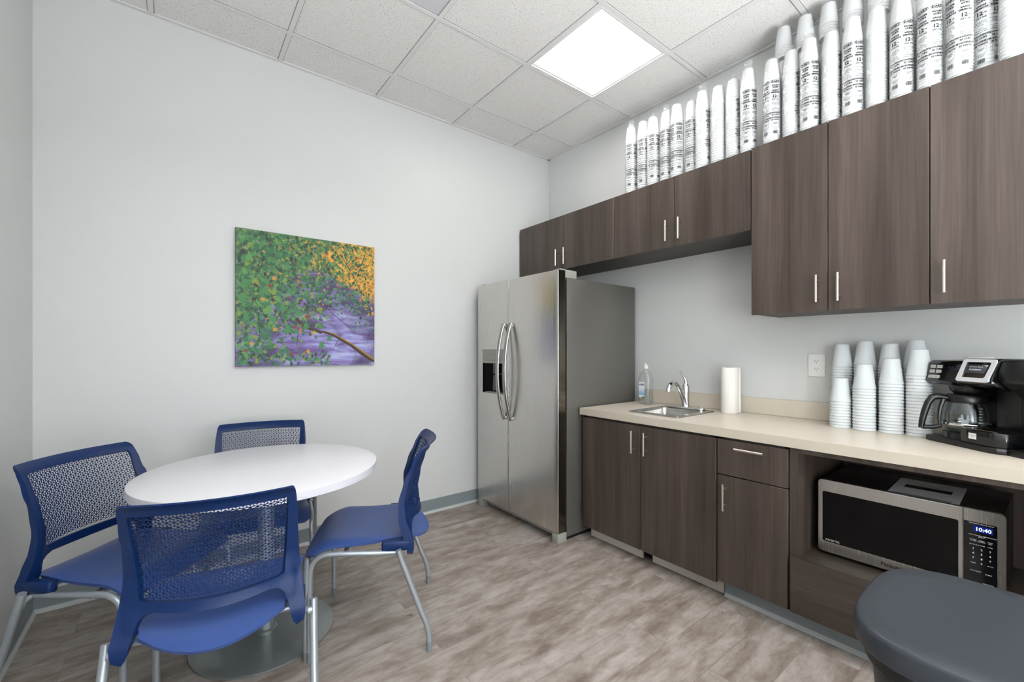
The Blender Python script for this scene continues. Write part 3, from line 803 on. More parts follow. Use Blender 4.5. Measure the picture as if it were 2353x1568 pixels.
MB().lathe([(0.0, 0.287), (0.006, 0.287), (0.0065, 0.277), (0.008, 0.274), (0.016, 0.270), (0.0165, 0.250), (0.0155, 0.248)], 22).obj('cap', M['white'], t)
lm = mat('blue_white_label', (230, 238, 246), 0.4)
lr = ramp(lm, noise_tex(lm, 0.0001).outputs[0], [(0, (255, 255, 255)), (1, (255, 255, 255))])
N_, L_, b_ = nodes(lm); tc = N_.new('ShaderNodeTexCoord'); sp_ = N_.new('ShaderNodeSeparateXYZ'); L_.new(tc.outputs['Object'], sp_.inputs[0])
mr_ = N_.new('ShaderNodeMapRange'); mr_.inputs[1].default_value = 0.045; mr_.inputs[2].default_value = 0.155; L_.new(sp_.outputs[2], mr_.inputs[0])
lr = ramp(lm, mr_.outputs[0], [(0.0, (235, 240, 246)), (0.17, (236, 241, 247)), (0.20, (120, 178, 226)), (0.35, (170, 205, 235)), (0.55, (232, 238, 246)), (1.0, (240, 242, 246))])
L_.new(lr.outputs[0], b_.inputs['Base Color'])
lb = MB()
rows_ = []
for k in range(9):
    z = 0.047+0.108*k/8; w_ = 0.049 if 0.06 < z < 0.12 else 0.0505
    rows_.append([(-0.0385, y, z) for y in (-0.028, -0.014, 0.0, 0.014, 0.028)])
vs = [p for r in rows_ for p in r]; lb.add(vs, [(i*5+j, (i+1)*5+j, (i+1)*5+j+1, i*5+j+1) for i in range(8) for j in range(4)])
lo = lb.obj('label', lm, t)
v, f = text_geo('PURELL', 0.0145, 'CENTER', 1.0, 0.0006)
MB().add(v, f, 0, False, frame_mtx((-0.0392, 0.0, 0.133), (0, -1, 0.08), (0, 0.08, 1))).obj('lettering', mat('navy_ink', (40, 44, 120), 0.5), lo)
MB().box((-0.0392, -0.028, 0.048), (-0.0386, -0.004, 0.0545)).obj('black_strip', M['ink'], lo)

# ================================================================== foam cups on the counter
RT, RB, CH, PITCH = 0.0435, 0.0300, 0.115, 0.0140
def cup_mesh():
    mb = MB(); th = 0.0014
    # inverted: rim at z=0, closed base at the top
    pr = [(RT+0.0012, 0.0), (RT+0.0018, 0.002), (RT+0.0014, 0.0055), (RT-0.0006, 0.0075), (RB+0.0006, CH-0.004), (RB-0.001, CH-0.0008), (RB-0.004, CH), (0.0, CH)]
    pin = [(0.0, CH-0.003), (RB-0.004, CH-0.003), (RB-th, CH-0.006), (RT-th-0.0006, 0.0070), (RT-th, 0.0)]
    mb.lathe(pr, 28); mb.lathe(pin, 28); mb.lathe([(RT-th, 0.0), (RT+0.0012, 0.0)], 28)
    return mb.mesh('foam_cup', M['foam'])
CUP = cup_mesh()
ORD = ['first','second','third','fourth','fifth','sixth','seventh','eighth','ninth','tenth','eleventh','twelfth','thirteenth','fourteenth','fifteenth','sixteenth','seventeenth','eighteenth','nineteenth','twentieth','twenty-first','twenty-second','twenty-third']
stacks = [  # x, y, count, words
    (2.690, 0.711, 22, 'back stack nearest the outlet'),
    (2.690, 0.617, 23, 'second back stack from the outlet'),
    (2.690, 0.522, 22, 'third back stack from the outlet'),
    (2.690, 0.430, 23, 'back stack nearest the coffee maker'),
    (2.596, 0.692, 10, 'shortest front stack nearest the outlet'),
    (2.590, 0.597, 15, 'second front stack from the outlet'),
    (2.599, 0.500, 17, 'third front stack from the outlet'),
    (2.603, 0.406, 20, 'tallest front stack by the coffee maker')]
random.seed(3)
for x, y, n, wd in stacks:
    for k in range(n):
        o = bpy.data.objects.new('foam_cup', CUP); C.objects.link(o)
        o.location = (x+random.uniform(-0.0003, 0.0003), y+random.uniform(-0.0003, 0.0003), 0.8635+k*PITCH)
        tag(o, 'white foam cup, %s from top, %s' % (ORD[n-1-k], wd) if k < n-1 else 'topmost white foam cup, '+wd, 'cup', 'upside-down foam cups stacked on the counter')

# ================================================================== wrapped cup sleeves on the cabinets
def cups_in_sleeve(n, rt, rb, h, pitch):
    mb = MB(); pr = []
    for k in range(n-1):
        z = k*pitch; pr += [(rt, z), (rt+0.0008, z+0.003), (rt-0.0008, z+0.006), (rt-0.0024, z+pitch)]
    z = (n-1)*pitch
    pr += [(rt, z), (rt+0.0008, z+0.003), (rt-0.0006, z+0.007), (rb, z+h-0.004), (rb-0.004, z+h), (0.0, z+h)]
    mb.lathe(pr, 28); mb.disc(rt, 0.0, 28, up=False)
    return mb, z+h
def film(total, rt, rb, h, seed, tail):
    rnd = random.Random(seed); mb = MB()
    ph = [rnd.uniform(0, 6.28) for _ in range(6)]
    def rm(a, z):
        return 1+0.012*math.sin(3*a+ph[0]+z*9)+0.010*math.sin(5*a+ph[1]-z*31)+0.007*math.sin(9*a+ph[2]+z*57)+0.006*math.sin(2*a+ph[3]+z*80)
    R = rt+0.0024; pr = [(0.01, 0.001), (R*0.9, 0.001), (R, 0.006)]
    nz = 26
    for k in range(1, nz): pr.append((R+0.0003*math.sin(k*2.1), 0.006+(total-h+0.006)*k/nz))
    pr += [(R-0.001, total-h+0.022), ((rt+rb)/2+0.005, total-h*0.5), (rb+0.0045, total-0.004), (rb+0.001, total+0.003)]
    if tail == 0: pr += [(0.012, total+0.006), (0.002, total+0.0065)]
    elif tail == 1: pr += [(rb-0.004, total+0.012), (0.020, total+0.020), (0.022, total+0.030), (0.026, total+0.041)]
    else: pr += [(rb-0.008, total+0.008), (0.016, total+0.014), (0.008, total+0.022), (0.012, total+0.030)]
    mb.lathe(pr, 30, rmod=rm)
    # side fin where the bag is loose
    a = ph[4]
    return mb
def print_block(rad, z_lo, z_hi, two=True):
    flat = MB()
    def put(txt, size, y, x0, m=0, xs=1.0, bold=0.0):
        v, f = text_geo(txt, size, 'CENTER', xs, bold+(0.0003 if size > 0.007 else 0.00012), 1); flat.add([(a+x0, b+y, 0) for a, b, _ in v], f, m)
    H_ = z_hi-z_lo; s_ = H_/0.30
    for x0 in ((-0.0235, 0.0235) if two else (0.0,)):
        z = z_hi
        # oval emblem ring
        n = 26; ov = []
        for q, (rx, ry) in enumerate(((0.0215, 0.0085), (0.0200, 0.0070))):
            ov.append([(x0+rx*math.cos(2*PI*j/n), z-0.009+ry*math.sin(2*PI*j/n), 0) for j in range(n)])
        flat.add(ov[0]+ov[1], [(j, (j+1) % n, n+(j+1) % n, n+j) for j in range(n) if j not in (0, 13)], 0)
        put('DART', 0.0125, z-0.0135, x0, 0, 1.05, 0.0002)
        put('FOAM', 0.0098, z-0.030*s_, x0, 0, 1.15, 0.0003); put('CUPS', 0.0098, z-0.040*s_, x0, 0, 1.15, 0.0003)
        put('VASOS', 0.0090, z-0.054*s_, x0, 0, 1.1, 0.0003); put('TERMICOS', 0.0088, z-0.064*s_, x0, 0, 0.98, 0.0003)
        put('12', 0.0210, z-0.086*s_, x0-0.004, 0, 1.0, 0.0005); put('oz.', 0.0075, z-0.081*s_, x0+0.0125, 0)
        put('(355 ml)', 0.0092, z-0.097*s_, x0, 0)
        zz = z-0.110*s_
        for s in ('Insulated For', 'Hot And Cold', 'Foods'): put(s, 0.0058, zz, x0, 0); zz -= 0.0068*s_
        zz -= 0.004*s_
        for s in ('Vasos', 'Aislantes Para', 'Caliente o Frio'): put(s, 0.0058, zz, x0, 0); zz -= 0.0068*s_
        zz -= 0.006*s_
        for s in ('CONTENTS', '25 CUPS'): put(s, 0.0092, zz, x0, 0, 1, 0.0002); zz -= 0.0105*s_
        zz -= 0.002*s_
        for s in ('CONTENIDO', '25 VASOS'): put(s, 0.0088, zz, x0, 0, 1, 0.0002); zz -= 0.0105*s_
        # pale boxed care mark
        zb_ = zz-0.020*s_
        for (xa, ya, xb, yb) in ((-0.016, zb_, 0.016, zb_+0.0008), (-0.016, zb_+0.024*s_, 0.016, zb_+0.024*s_+0.0008), (-0.016, zb_, -0.0152, zb_+0.024*s_), (0.0152, zb_, 0.016, zb_+0.024*s_), (-0.010, zb_+0.016*s_, 0.010, zb_+0.019*s_), (-0.006, zb_+0.011*s_, 0.006, zb_+0.0135*s_), (-0.013, zb_-0.005*s_, 0.013, zb_-0.0035*s_), (-0.009, zb_-0.010*s_, 0.009, zb_-0.0085*s_)):
            flat.add([(x0+xa, ya, 0), (x0+xb, ya, 0), (x0+xb, yb, 0), (x0+xa, yb, 0)], [(0,1,2,3)], 1)
        # bar code
        zc = zb_-0.034*s_; xx = -0.0105
        rn = random.Random(4)
        while xx < 0.0105:
            wd_ = rn.choice((0.0006, 0.0010, 0.0015)); flat.add([(x0+xx, zc, 0), (x0+xx+wd_, zc, 0), (x0+xx+wd_, zc+0.017, 0), (x0+xx, zc+0.017, 0)], [(0,1,2,3)], 0); xx += wd_+rn.choice((0.0004, 0.0007))
    # bend round the sleeve: flat +x -> angle; print faces -X (towards the room)
    mb = MB(); vs = []
    for (x, z, _) in flat.v:
        a = PI + x/rad; vs.append((rad*math.cos(a), rad*math.sin(a), z))
    mb.v = vs; mb.f = flat.f; mb.m = flat.m; mb.sm = flat.sm
    return mb
SR, SB, SH = 0.0385, 0.0270, 0.108
N25, P25 = 25, 0.01415
mbc, TOT = cups_in_sleeve(N25, SR, SB, SH, P25)
ME_CUPS = mbc.mesh('cups', M['foam'])
ME_FILM = [film(TOT, SR, SB, SH, 10+i, i % 3).mesh('plastic_film', M['film']) for i in range(6)]
ME_PRINT = print_block(SR+0.0045, 0.0, 0.325).mesh('printed_lettering', [M['ink'], M['inkgrey']])
ZT = 2.3085
front = [  # y, x offset, print turn (None = plain side shown), label words
 (1.832, 0.000, 0.25, 'leftmost, print turned partly left'), (1.742, 0.010, 0.15, 'second from left, two columns of print'),
 (1.657, -0.004, 0.35, 'third from left'), (1.576, 0.022, -0.1, 'fourth from left, printed side forward'),
 (1.489, 0.0, -0.25, 'fifth from left, set slightly forward'), (1.406, 0.026, 0.0, 'sixth from left, print columns wide apart'),
 (1.323, -0.004, 1.45, 'seventh from left, with a tall twisted film tail'), (1.235, 0.008, 2.6, 'eighth from left, plain white side forward'),
 (1.153, 0.012, 1.35, 'ninth from left, print only at its edge'), (1.068, 0.0, 0.32, 'tenth from left, gap on its right'),
 (0.950, 0.0, -0.15, 'eleventh from left, just right of the gap'), (0.865, 0.016, 1.5, 'twelfth from left, plain side with creased film'),
 (0.779, -0.004, 0.12, 'thirteenth from left, printed side forward'), (0.693, 0.010, 1.7, 'fourteenth from left, nearly plain side forward'),
 (0.608, -0.002, 0.10, 'fifteenth from left, emblem and size clearly readable'), (0.524, 0.010, 2.7, 'sixteenth from left, plain white side forward'),
 (0.438, 0.0, 0.0, 'seventeenth from left, two print columns'), (0.351, -0.002, 0.0, 'eighteenth from left, two print columns'),
 (0.265, 0.0, -0.15, 'nineteenth from left, top cut by the picture edge'), (0.197, 0.050, 0.2, 'twentieth from left, set back'),
 (0.123, 0.0, 2.9, 'last on the right, plain white at the picture edge')]
g1 = 'wrapped foam cup sleeves standing on the wall cabinets'
def sleeve(x, y, z, rot, fi, label, cups=ME_CUPS, fm=None, pr=True, sc=1.0):
    t = thing('cup_sleeve', label, 'foam cups', (x, y, z), rot, g1)
    t.scale = (1, 1, sc)
    for nm, me in (('cups', cups), ('plastic_film', fm or ME_FILM[fi]), ('printed_lettering', ME_PRINT if pr else None)):
        if me is None: continue
        o = bpy.data.objects.new(nm, me); C.objects.link(o); o.parent = t
    return t
for i, (y, dx, rot, wd) in enumerate(front):
    # the print block faces the camera side when rot is small
    face = math.atan2(y, 2.455+dx)
    sleeve(2.455+dx, y, ZT, face+rot*1.0, (i*5+1) % 6, 'wrapped foam cup sleeve on cabinets, '+wd, pr=True, sc=1+0.015*math.sin(i*2.3))
# back row, with short wrapped stacks on top
mbs, TS = cups_in_sleeve(5, 0.041, 0.029, 0.110, 0.0145)
ME_SHORT = mbs.mesh('cups', M['foam'])
ME_FSH = [film(TS, 0.041, 0.029, 0.110, 30+i, 0).mesh('plastic_film', M['film']) for i in range(3)]
mbb, TB = cups_in_sleeve(27, SR, SB, SH, P25)
ME_CB = mbb.mesh('cups', M['foam']); ME_FB = film(TB, SR, SB, SH, 55, 0).mesh('plastic_film', M['film'])
back = [0.935, 0.835, 0.733, 0.637, 0.540, 0.440, 0.340]
ords = ['leftmost', 'second', 'third', 'fourth', 'fifth', 'sixth', 'seventh']
for i, y in enumerate(back):
    sleeve(2.570, y, ZT, 1.7+i, 0, 'wrapped foam cup sleeve in the rear row on the cabinets, %s from left' % ords[i], ME_CB, ME_FB, False)
    t = sleeve(2.570, y, ZT+TB+0.010, 0.5*i, 0, 'short wrapped foam cup stack near the ceiling, %s from left' % ords[i], ME_SHORT, ME_FSH[i % 3], False)
    t['group'] = 'short wrapped cup stacks near the ceiling'

# ================================================================== picture
t = thing('canvas_picture', 'square canvas print of green and orange maple leaves over a purple river', 'picture', (0.2745, YA, 1.145))
PW, PH = 0.818, 0.812
pm = mat('river_print', (120, 110, 170), 0.5)
N_, L_, b_ = nodes(pm)
tc = N_.new('ShaderNodeTexCoord'); sp_ = N_.new('ShaderNodeSeparateXYZ'); L_.new(tc.outputs['Object'], sp_.inputs[0])
flow = noise_tex(pm, 1.0, (5, 5, 22), 6, 0.6, 0.8, rot=(0, 0.35, 0))
rv = ramp(pm, flow.outputs[0], [(0.30, (66, 44, 92)), (0.45, (118, 98, 160)), (0.56, (146, 142, 200)), (0.72, (188, 196, 226))])
big = noise_tex(pm, 3.2, (1, 1, 1), 3, 0.6, 0.4)
dk = ramp(pm, big.outputs[0], [(0.42, (74, 42, 78)), (0.58, (255, 255, 255))])
c1 = mixc(pm, rv.outputs[0], dk.outputs[0], 0.65, 'MULTIPLY')
fol = noise_tex(pm, 34, (1, 1, 1), 4, 0.7, 0.5)
fo = ramp(pm, fol.outputs[0], [(0.3, (58, 60, 26)), (0.45, (150, 120, 40)), (0.55, (222, 168, 64)), (0.7, (240, 150, 60))])
fg = ramp(pm, fol.outputs[0], [(0.3, (26, 52, 36)), (0.5, (70, 110, 60)), (0.65, (128, 138, 120)), (0.75, (190, 160, 150))])
def mathn(op, a, b):
    n = N_.new('ShaderNodeMath'); n.operation = op
    for i, s in enumerate((a, b)):
        if hasattr(s, 'node'): L_.new(s, n.inputs[i])
        else: n.inputs[i].default_value = s
    return n.outputs[0]
xn = mathn('DIVIDE', sp_.outputs[0], PW); zn = mathn('DIVIDE', sp_.outputs[2], PH)
wob = mathn('MULTIPLY', mathn('SUBTRACT', big.outputs[0], 0.5), 0.5)
f_or = mathn('ADD', mathn('ADD', mathn('MULTIPLY', xn, 0.55), zn), wob)
mo = N_.new('ShaderNodeMapRange'); mo.inputs[1].default_value = 0.98; mo.inputs[2].default_value = 1.06; L_.new(f_or, mo.inputs[0])
f_gr = mathn('ADD', mathn('SUBTRACT', mathn('MULTIPLY', zn, 0.8), mathn('MULTIPLY', xn, 0.9)), wob)
mg = N_.new('ShaderNodeMapRange'); mg.inputs[1].default_value = 0.12; mg.inputs[2].default_value = 0.25; L_.new(f_gr, mg.inputs[0])
c2 = mixc(pm, c1, fo.outputs[0], mo.outputs[0]); c3 = mixc(pm, c2, fg.outputs[0], mg.outputs[0])
L_.new(c3, b_.inputs['Base Color'])
MB().box((0, -0.028, 0), (PW, -0.001, PH), 0.001, seg=1).obj('canvas', pm, t)
leafcols = [(25, 70, 45), (39, 100, 59), (59, 124, 68), (86, 140, 70), (124, 144, 55), (183, 154, 55), (199, 142, 54), (192, 100, 39), (135, 39, 30), (16, 41, 30)]
LM = [mat('leaf_print_%d' % i if False else 'leaf_print', c, 0.5) for i, c in enumerate(leafcols)]
LM.append(mat('branch_print', (62, 44, 30), 0.6)); LM.append(mat('moss_print', (150, 120, 52), 0.6)); LM.append(mat('twig_print', (44, 28, 38), 0.6))
lp_ = MB(); rnd = random.Random(11)
star = []
for tip, rr, wd_ in ((90, 1.0, 15), (38, 0.86, 14), (142, 0.86, 14), (-12, 0.62, 13), (192, 0.62, 13)): pass
angs = [(-70, .30), (-48, .50), (-30, .34), (-12, .72), (6, .52), (16, .62), (28, .40), (38, .92), (52, .60), (60, .66), (70, .36), (82, .74), (90, 1.0), (98, .74), (110, .36), (120, .66), (128, .60), (142, .92), (152, .40), (164, .62), (174, .52), (192, .72), (210, .34), (228, .50), (250, .30)]
depth_ctr = [0]
def leaf(x, z, s, rot, col, sq=1.0):
    if not (0.01 < x < PW-0.01 and 0.01 < z < PH-0.01): return
    depth_ctr[0] += 1; y = -0.0283-0.0000006*depth_ctr[0]
    pts = []
    for a, r_ in angs:
        a = math.radians(a); px = r_*s*math.cos(a); pz = r_*s*math.sin(a)*sq
        qx = px*math.cos(rot)-pz*math.sin(rot); qz = px*math.sin(rot)+pz*math.cos(rot)
        pts.append((min(max(x+qx, 0.001), PW-0.001), y, min(max(z+qz, 0.001), PH-0.001)))
    n = len(pts); vs = [(x, y, z)]+pts
    lp_.add(vs, [(0, i+1, (i+1) % n+1) for i in range(n)], col)
def stroke(pts, w0, w1, mi, wob=0.0):
    depth_ctr[0] += 1; y = -0.0283-0.0000006*depth_ctr[0]
    P = [Vector((p[0]*PW, p[1]*PH)) for p in pts]; Q = []
    for a, b in zip(P, P[1:]):
        for q in range(6): Q.append(a.lerp(b, q/6)+Vector((rnd.uniform(-wob, wob), rnd.uniform(-wob, wob))))
    Q.append(P[-1]); vs = []
    for i, p in enumerate(Q):
        d = (Q[min(i+1, len(Q)-1)]-Q[max(0, i-1)]).normalized(); nn = Vector((-d.y, d.x)); w_ = (w0+(w1-w0)*i/(len(Q)-1))/2
        for sg in (1, -1):
            c_ = p+nn*w_*sg; vs.append((min(max(c_.x, 0.001), PW-0.001), y, min(max(c_.y, 0.001), PH-0.001)))
    lp_.add(vs, [(2*i, 2*i+1, 2*i+3, 2*i+2) for i in range(len(Q)-1)], mi)
def dens_green(x, z):
    # upper left to centre, thinning towards the river
    d = (z*0.75+0.30) - x*0.75
    v = 1.0 if d > 0.42 else max(0.0, (d-0.05)/0.37)
    if 0.45 < x < 0.95: v = max(v, 1.0-abs(z-(0.62-0.22*(x-0.45)))*5.5)
    if x > 0.80 and 0.28 < z < 0.45: v = max(v, 0.22)
    if x < 0.62 and z > 0.25: v = max(v, min(0.75, (0.66-x)*2.2))
    if z < 0.11 and x < 0.64: v = max(v, 0.85)
    if z < 0.32 and x < 0.20: v = max(v, 0.6)
    return v
# golden background leaves
for _ in range(900):
    x, z = rnd.random(), rnd.random()
    if z+0.5*x < 1.02 and not (x > 0.9 and z > 0.42): continue
    leaf(x*PW, z*PH, rnd.uniform(0.010, 0.022), rnd.uniform(0, 6.28), rnd.choice((5, 5, 6, 6, 7, 4)), 0.7)
for _ in range(170):
    x, z = rnd.random()*0.6, 0.25+rnd.random()*0.7
    leaf(x*PW, z*PH, rnd.uniform(0.008, 0.02), rnd.uniform(0, 6.28), rnd.choice((5, 6, 7, 8, 4)), 0.6)
stroke([(0.02, 0.27), (0.28, 0.18), (0.42, 0.08)], 0.004, 0.002, 12, 0.003)
stroke([(0.10, 0.62), (0.30, 0.44), (0.46, 0.30), (0.58, 0.26)], 0.016, 0.020, 10, 0.002)
for _ in range(3000):
    x, z = rnd.random(), rnd.random()
    if rnd.random() > dens_green(x, z): continue
    s_ = rnd.uniform(0.011, 0.025)*(1.25-0.60*x)
    leaf(x*PW, z*PH, s_, rnd.uniform(-2.6, -0.4), rnd.choice((0, 1, 1, 2, 2, 3, 9, 0, 1, 4)), rnd.uniform(0.55, 1.0))
# big near leaves
for x, z, s_ in ((0.05, 0.60, 0.045), (0.04, 0.50, 0.05), (0.17, 0.555, 0.042), (0.13, 0.46, 0.04), (0.20, 0.42, 0.05), (0.30, 0.44, 0.042), (0.40, 0.40, 0.04), (0.31, 0.37, 0.04), (0.06, 0.36, 0.042), (0.23, 0.35, 0.04), (0.33, 0.28, 0.046), (0.46, 0.31, 0.034), (0.56, 0.31, 0.034), (0.57, 0.16, 0.04), (0.63, 0.215, 0.032), (0.35, 0.56, 0.036), (0.18, 0.74, 0.042), (0.08, 0.80, 0.04), (0.05, 0.69, 0.035), (0.27, 0.50, 0.032), (0.44, 0.62, 0.03), (0.56, 0.66, 0.03)):
    leaf(x*PW, z*PH, s_, rnd.uniform(-2.3, -0.8), rnd.choice((1, 2, 2, 3)), 0.85)
for x, z, s_ in ((0.215, 0.605, 0.018), (0.425, 0.62, 0.017), (0.475, 0.385, 0.024), (0.385, 0.785, 0.014), (0.80, 0.575, 0.014), (0.06, 0.12, 0.018), (0.36, 0.09, 0.018)): leaf(x*PW, z*PH, s_, rnd.uniform(0, 6), 8)
for x, z in ((0.52, 0.255), (0.10, 0.17), (0.48, 0.11), (0.25, 0.27), (0.24, 0.66), (0.17, 0.50)): leaf(x*PW, z*PH, 0.022, rnd.uniform(0, 6), rnd.choice((5, 6)))
stroke([(0.58, 0.27), (0.66, 0.245), (0.80, 0.165), (0.90, 0.09), (1.0, 0.03)], 0.012, 0.030, 10, 0.001)
stroke([(0.60, 0.275), (0.67, 0.25), (0.81, 0.172), (0.91, 0.10), (1.0, 0.04)], 0.004, 0.012, 11, 0.001)
for pts in ([(0.92, 0.93), (0.85, 0.72), (0.76, 0.58)], [(0.72, 0.90), (0.82, 0.74), (0.88, 0.62), (1.0, 0.50)], [(0.35, 0.93), (0.45, 0.97), (0.53, 0.95)], [(0.40, 0.92), (0.52, 0.86), (0.56, 0.78)], [(0.65, 0.62), (0.57, 0.50), (0.52, 0.42), (0.62, 0.45), (0.75, 0.34), (0.82, 0.28)], [(0.14, 0.40), (0.15, 0.22), (0.12, 0.14)], [(0.41, 0.31), (0.40, 0.20), (0.39, 0.15)], [(0.72, 0.24), (0.69, 0.18), (0.66, 0.12)], [(0.10, 0.52), (0.14, 0.44), (0.13, 0.38)], [(0.95, 0.26), (0.94, 0.19)], [(0.35, 0.51), (0.40, 0.44)], [(0.83, 0.15), (0.84, 0.07)], [(0.88, 0.12), (0.89, 0.04)]):
    stroke(pts, 0.0042, 0.0018, 12, 0.0015)
for pts in ([(0.03, 0.45), (0.08, 0.40)],): stroke(pts, 0.003, 0.002, 12)
lp_.obj('leaf_print', LM, t)

# ================================================================== table
t = thing('round_table', 'round white laminate table with silver disc base among the blue chairs', 'table', (0.313, 2.160, 0))
R = 0.4625
MB().lathe([(0.0, 0.7318), (R-0.003, 0.7318), (R-0.0005, 0.7306)], 96).disc(R-0.01, 0.6985, 96, up=False).obj('tabletop', M['tabletop'], t)
MB().lathe([(R-0.0005, 0.7306), (R, 0.728), (R, 0.701), (R-0.003, 0.6985), (R-0.01, 0.6985)], 96).obj('edge_band', M['tableedge'], t)
MB().lathe([(0.032, 0.016), (0.032, 0.692), (0.20, 0.692), (0.20, 0.698), (0.0, 0.698)], 32).obj('column', M['silver'], t)
MB().lathe([(0.270, 0.0), (0.274, 0.003), (0.274, 0.0085), (0.270, 0.0115), (0.15, 0.014), (0.05, 0.0155), (0.0, 0.0155)], 72).lathe([(0.044, 0.0155), (0.044, 0.028), (0.038, 0.032), (0.033, 0.032)], 32).obj('base_disc', M['tablebase'], t)

# ================================================================== chairs
YP = [(0.38, -0.238), (0.42, -0.242), (0.47, -0.226), (0.53, -0.206), (0.60, -0.203), (0.68, -0.222), (0.76, -0.253), (0.81, -0.277), (0.826, -0.292), (0.834, -0.306)]
BZ = [(0.38, 0.0), (0.44, 0.01), (0.50, 0.062), (0.56, 0.068), (0.65, 0.060), (0.75, 0.050), (0.834, 0.044)]
def halfw(z): return lerp_tab([(0.38, 0.236), (0.42, 0.240), (0.50, 0.230), (0.60, 0.219), (0.834, 0.211)], z)
def bmap(x, z):
    q = min(1.0, abs(x)/0.215)
    return Vector((x, lerp_tab(YP, z)-lerp_tab(BZ, z)*(1-q*q)-0.010*0, z))
def side(zlist, s): return [(s*halfw(z), z) for z in zlist]
def backframe():
    r = 0.016; zt = 0.834; hw = 0.211
    outer = []
    outer += [(0.214, 0.382), (0.235, 0.398)]
    outer += side([0.43, 0.47, 0.52, 0.57, 0.62, 0.68, 0.74, 0.80], 1)
    outer += arc(hw-r, zt-r, r, 0, 90, 4)
    outer += [(-a, b) for a, b in arc(hw-r, zt-r, r, 90, 0, 4)]
    outer += side([0.80, 0.74, 0.68, 0.62, 0.57, 0.52, 0.47, 0.43], -1)
    outer += [(-0.235, 0.398), (-0.214, 0.382)]
    # gap below the cross bar (goes down between the uprights)
    outer += [(-0.204, 0.398), (-0.194, 0.43), (-0.184, 0.47)] + [(-0.175, 0.492), (-0.160, 0.505), (-0.135, 0.5105)] + [(x, 0.5105-0.010*(1-(x/0.135)**2)) for x in (-0.1, -0.05, 0, 0.05, 0.1)] + [(0.135, 0.5105), (0.160, 0.505), (0.175, 0.492)] + [(0.184, 0.47), (0.194, 0.43), (0.204, 0.398)]
    # mesh window
    bot = [(x, 0.541-0.008*(1-(x/0.176)**2)) for x in (-0.16, -0.1, -0.05, 0, 0.05, 0.1, 0.16)]
    hole = bot+[(0.176, 0.545), (0.181, 0.62), (0.187, 0.72), (0.190, 0.790), (0.186, 0.7985)]+[(-0.186, 0.7985), (-0.190, 0.790), (-0.187, 0.72), (-0.181, 0.62), (-0.176, 0.545)]
    return outer, hole
outer, hole = backframe()
V, F = sheet2d(outer, [hole], 0.014)
fbm = MB()
def fth(x, z):
    t_ = 0.013 if z < 0.80 else 0.013-0.006*(z-0.80)/0.034
    k_ = min(1.0, max(0.0, (abs(x)-0.168)/0.03)); k_ = k_*k_*(3-2*k_)
    return t_+k_*lerp_tab([(0.38, 0.010), (0.43, 0.018), (0.50, 0.020), (0.60, 0.011), (0.74, 0.003), (0.80, 0.0)], z)
shell(fbm, V, F, bmap, fth)
# lower brackets wrapping forward along the seat sides
for s in (-1, 1):
    fbm.box((s*0.207, -0.246, 0.407), (s*0.238, -0.125, 0.450), 0.009, seg=3)
ME_FRAME = fbm.mesh('backrest', M['navy'])
# perforated panel: triangular lattice of leaf shaped holes radiating from nodes
pm_ = MB(); a_ = 0.0172; hgt = a_*math.sqrt(3)/2
def lens(p, q):
    d = Vector(q)-Vector(p); m = (Vector(p)+Vector(q))/2; L_ = d.length; d.normalize(); nn = Vector((-d.y, d.x))
    hl = L_*0.365; hw_ = L_*0.195
    prof_ = [(-1, 0), (-0.55, 0.78), (0.1, 1.0), (0.65, 0.72), (1, 0), (0.55, -0.78), (-0.1, -1.0), (-0.65, -0.72)]
    return [m+d*hl*x+nn*hw_*y for x, y in prof_]
Vp = []; Fp = []; idx = {}
def vid(p):
    k = (round(p[0]*1e6), round(p[1]*1e6))
    if k not in idx: idx[k] = len(Vp); Vp.append(Vector((p[0], p[1])))
    return idx[k]
zt0, zt1 = 0.530, 0.806
def ok(p):
    return zt0 <= p[1] <= zt1 and abs(p[0]) <= 0.187+0.004+0.012*(p[1]-0.62)/0.2
rows_n = int((zt1-zt0)/hgt)+2
for j in range(rows_n):
    z = zt0+j*hgt
    for i in range(-13, 14):
        p = Vector((i*a_+(a_/2 if j % 2 else 0), z))
        for k in range(3):
            an = (0, 60, 120)[k]; dirv = Vector((math.cos(math.radians(an)), math.sin(math.radians(an))))
            q = p+dirv*a_; nn = Vector((-dirv.y, dirv.x)); m = (p+q)/2
            c1_ = m+nn*a_/(2*math.sqrt(3)); c2_ = m-nn*a_/(2*math.sqrt(3))
            if not (ok(p) and ok(q) and ok(c1_) and ok(c2_)): continue
            L8 = lens(p, q); r4 = [vid(p), vid(c1_), vid(q), vid(c2_)]; l = [vid(v) for v in L8]
            # outer rhomb p(start) c1(+n) q c2(-n); lens order: start, +n side..., end, -n side...
            Fp += [[r4[0], l[0], l[1]][::-1], [r4[0], l[1], l[2], r4[1]][::-1], [r4[1], l[2], l[3], r4[2]][::-1], [r4[2], l[3], l[4]][::-1], [r4[2], l[4], l[5]][::-1], [r4[2], l[5], l[6], r4[3]][::-1], [r4[3], l[6], l[7], r4[0]][::-1], [r4[0], l[7], l[0]][::-1]]
Fp2 = []
for f in Fp:
    ar = sum(Vp[f[i]].x*Vp[f[(i+1) % len(f)]].y-Vp[f[(i+1) % len(f)]].x*Vp[f[i]].y for i in range(len(f)))
    Fp2.append(f if ar > 0 else f[::-1])
shell(pm_, Vp, Fp2, bmap, 0.0022)
ME_PANEL = pm_.mesh('perforated_panel', M['navy'])
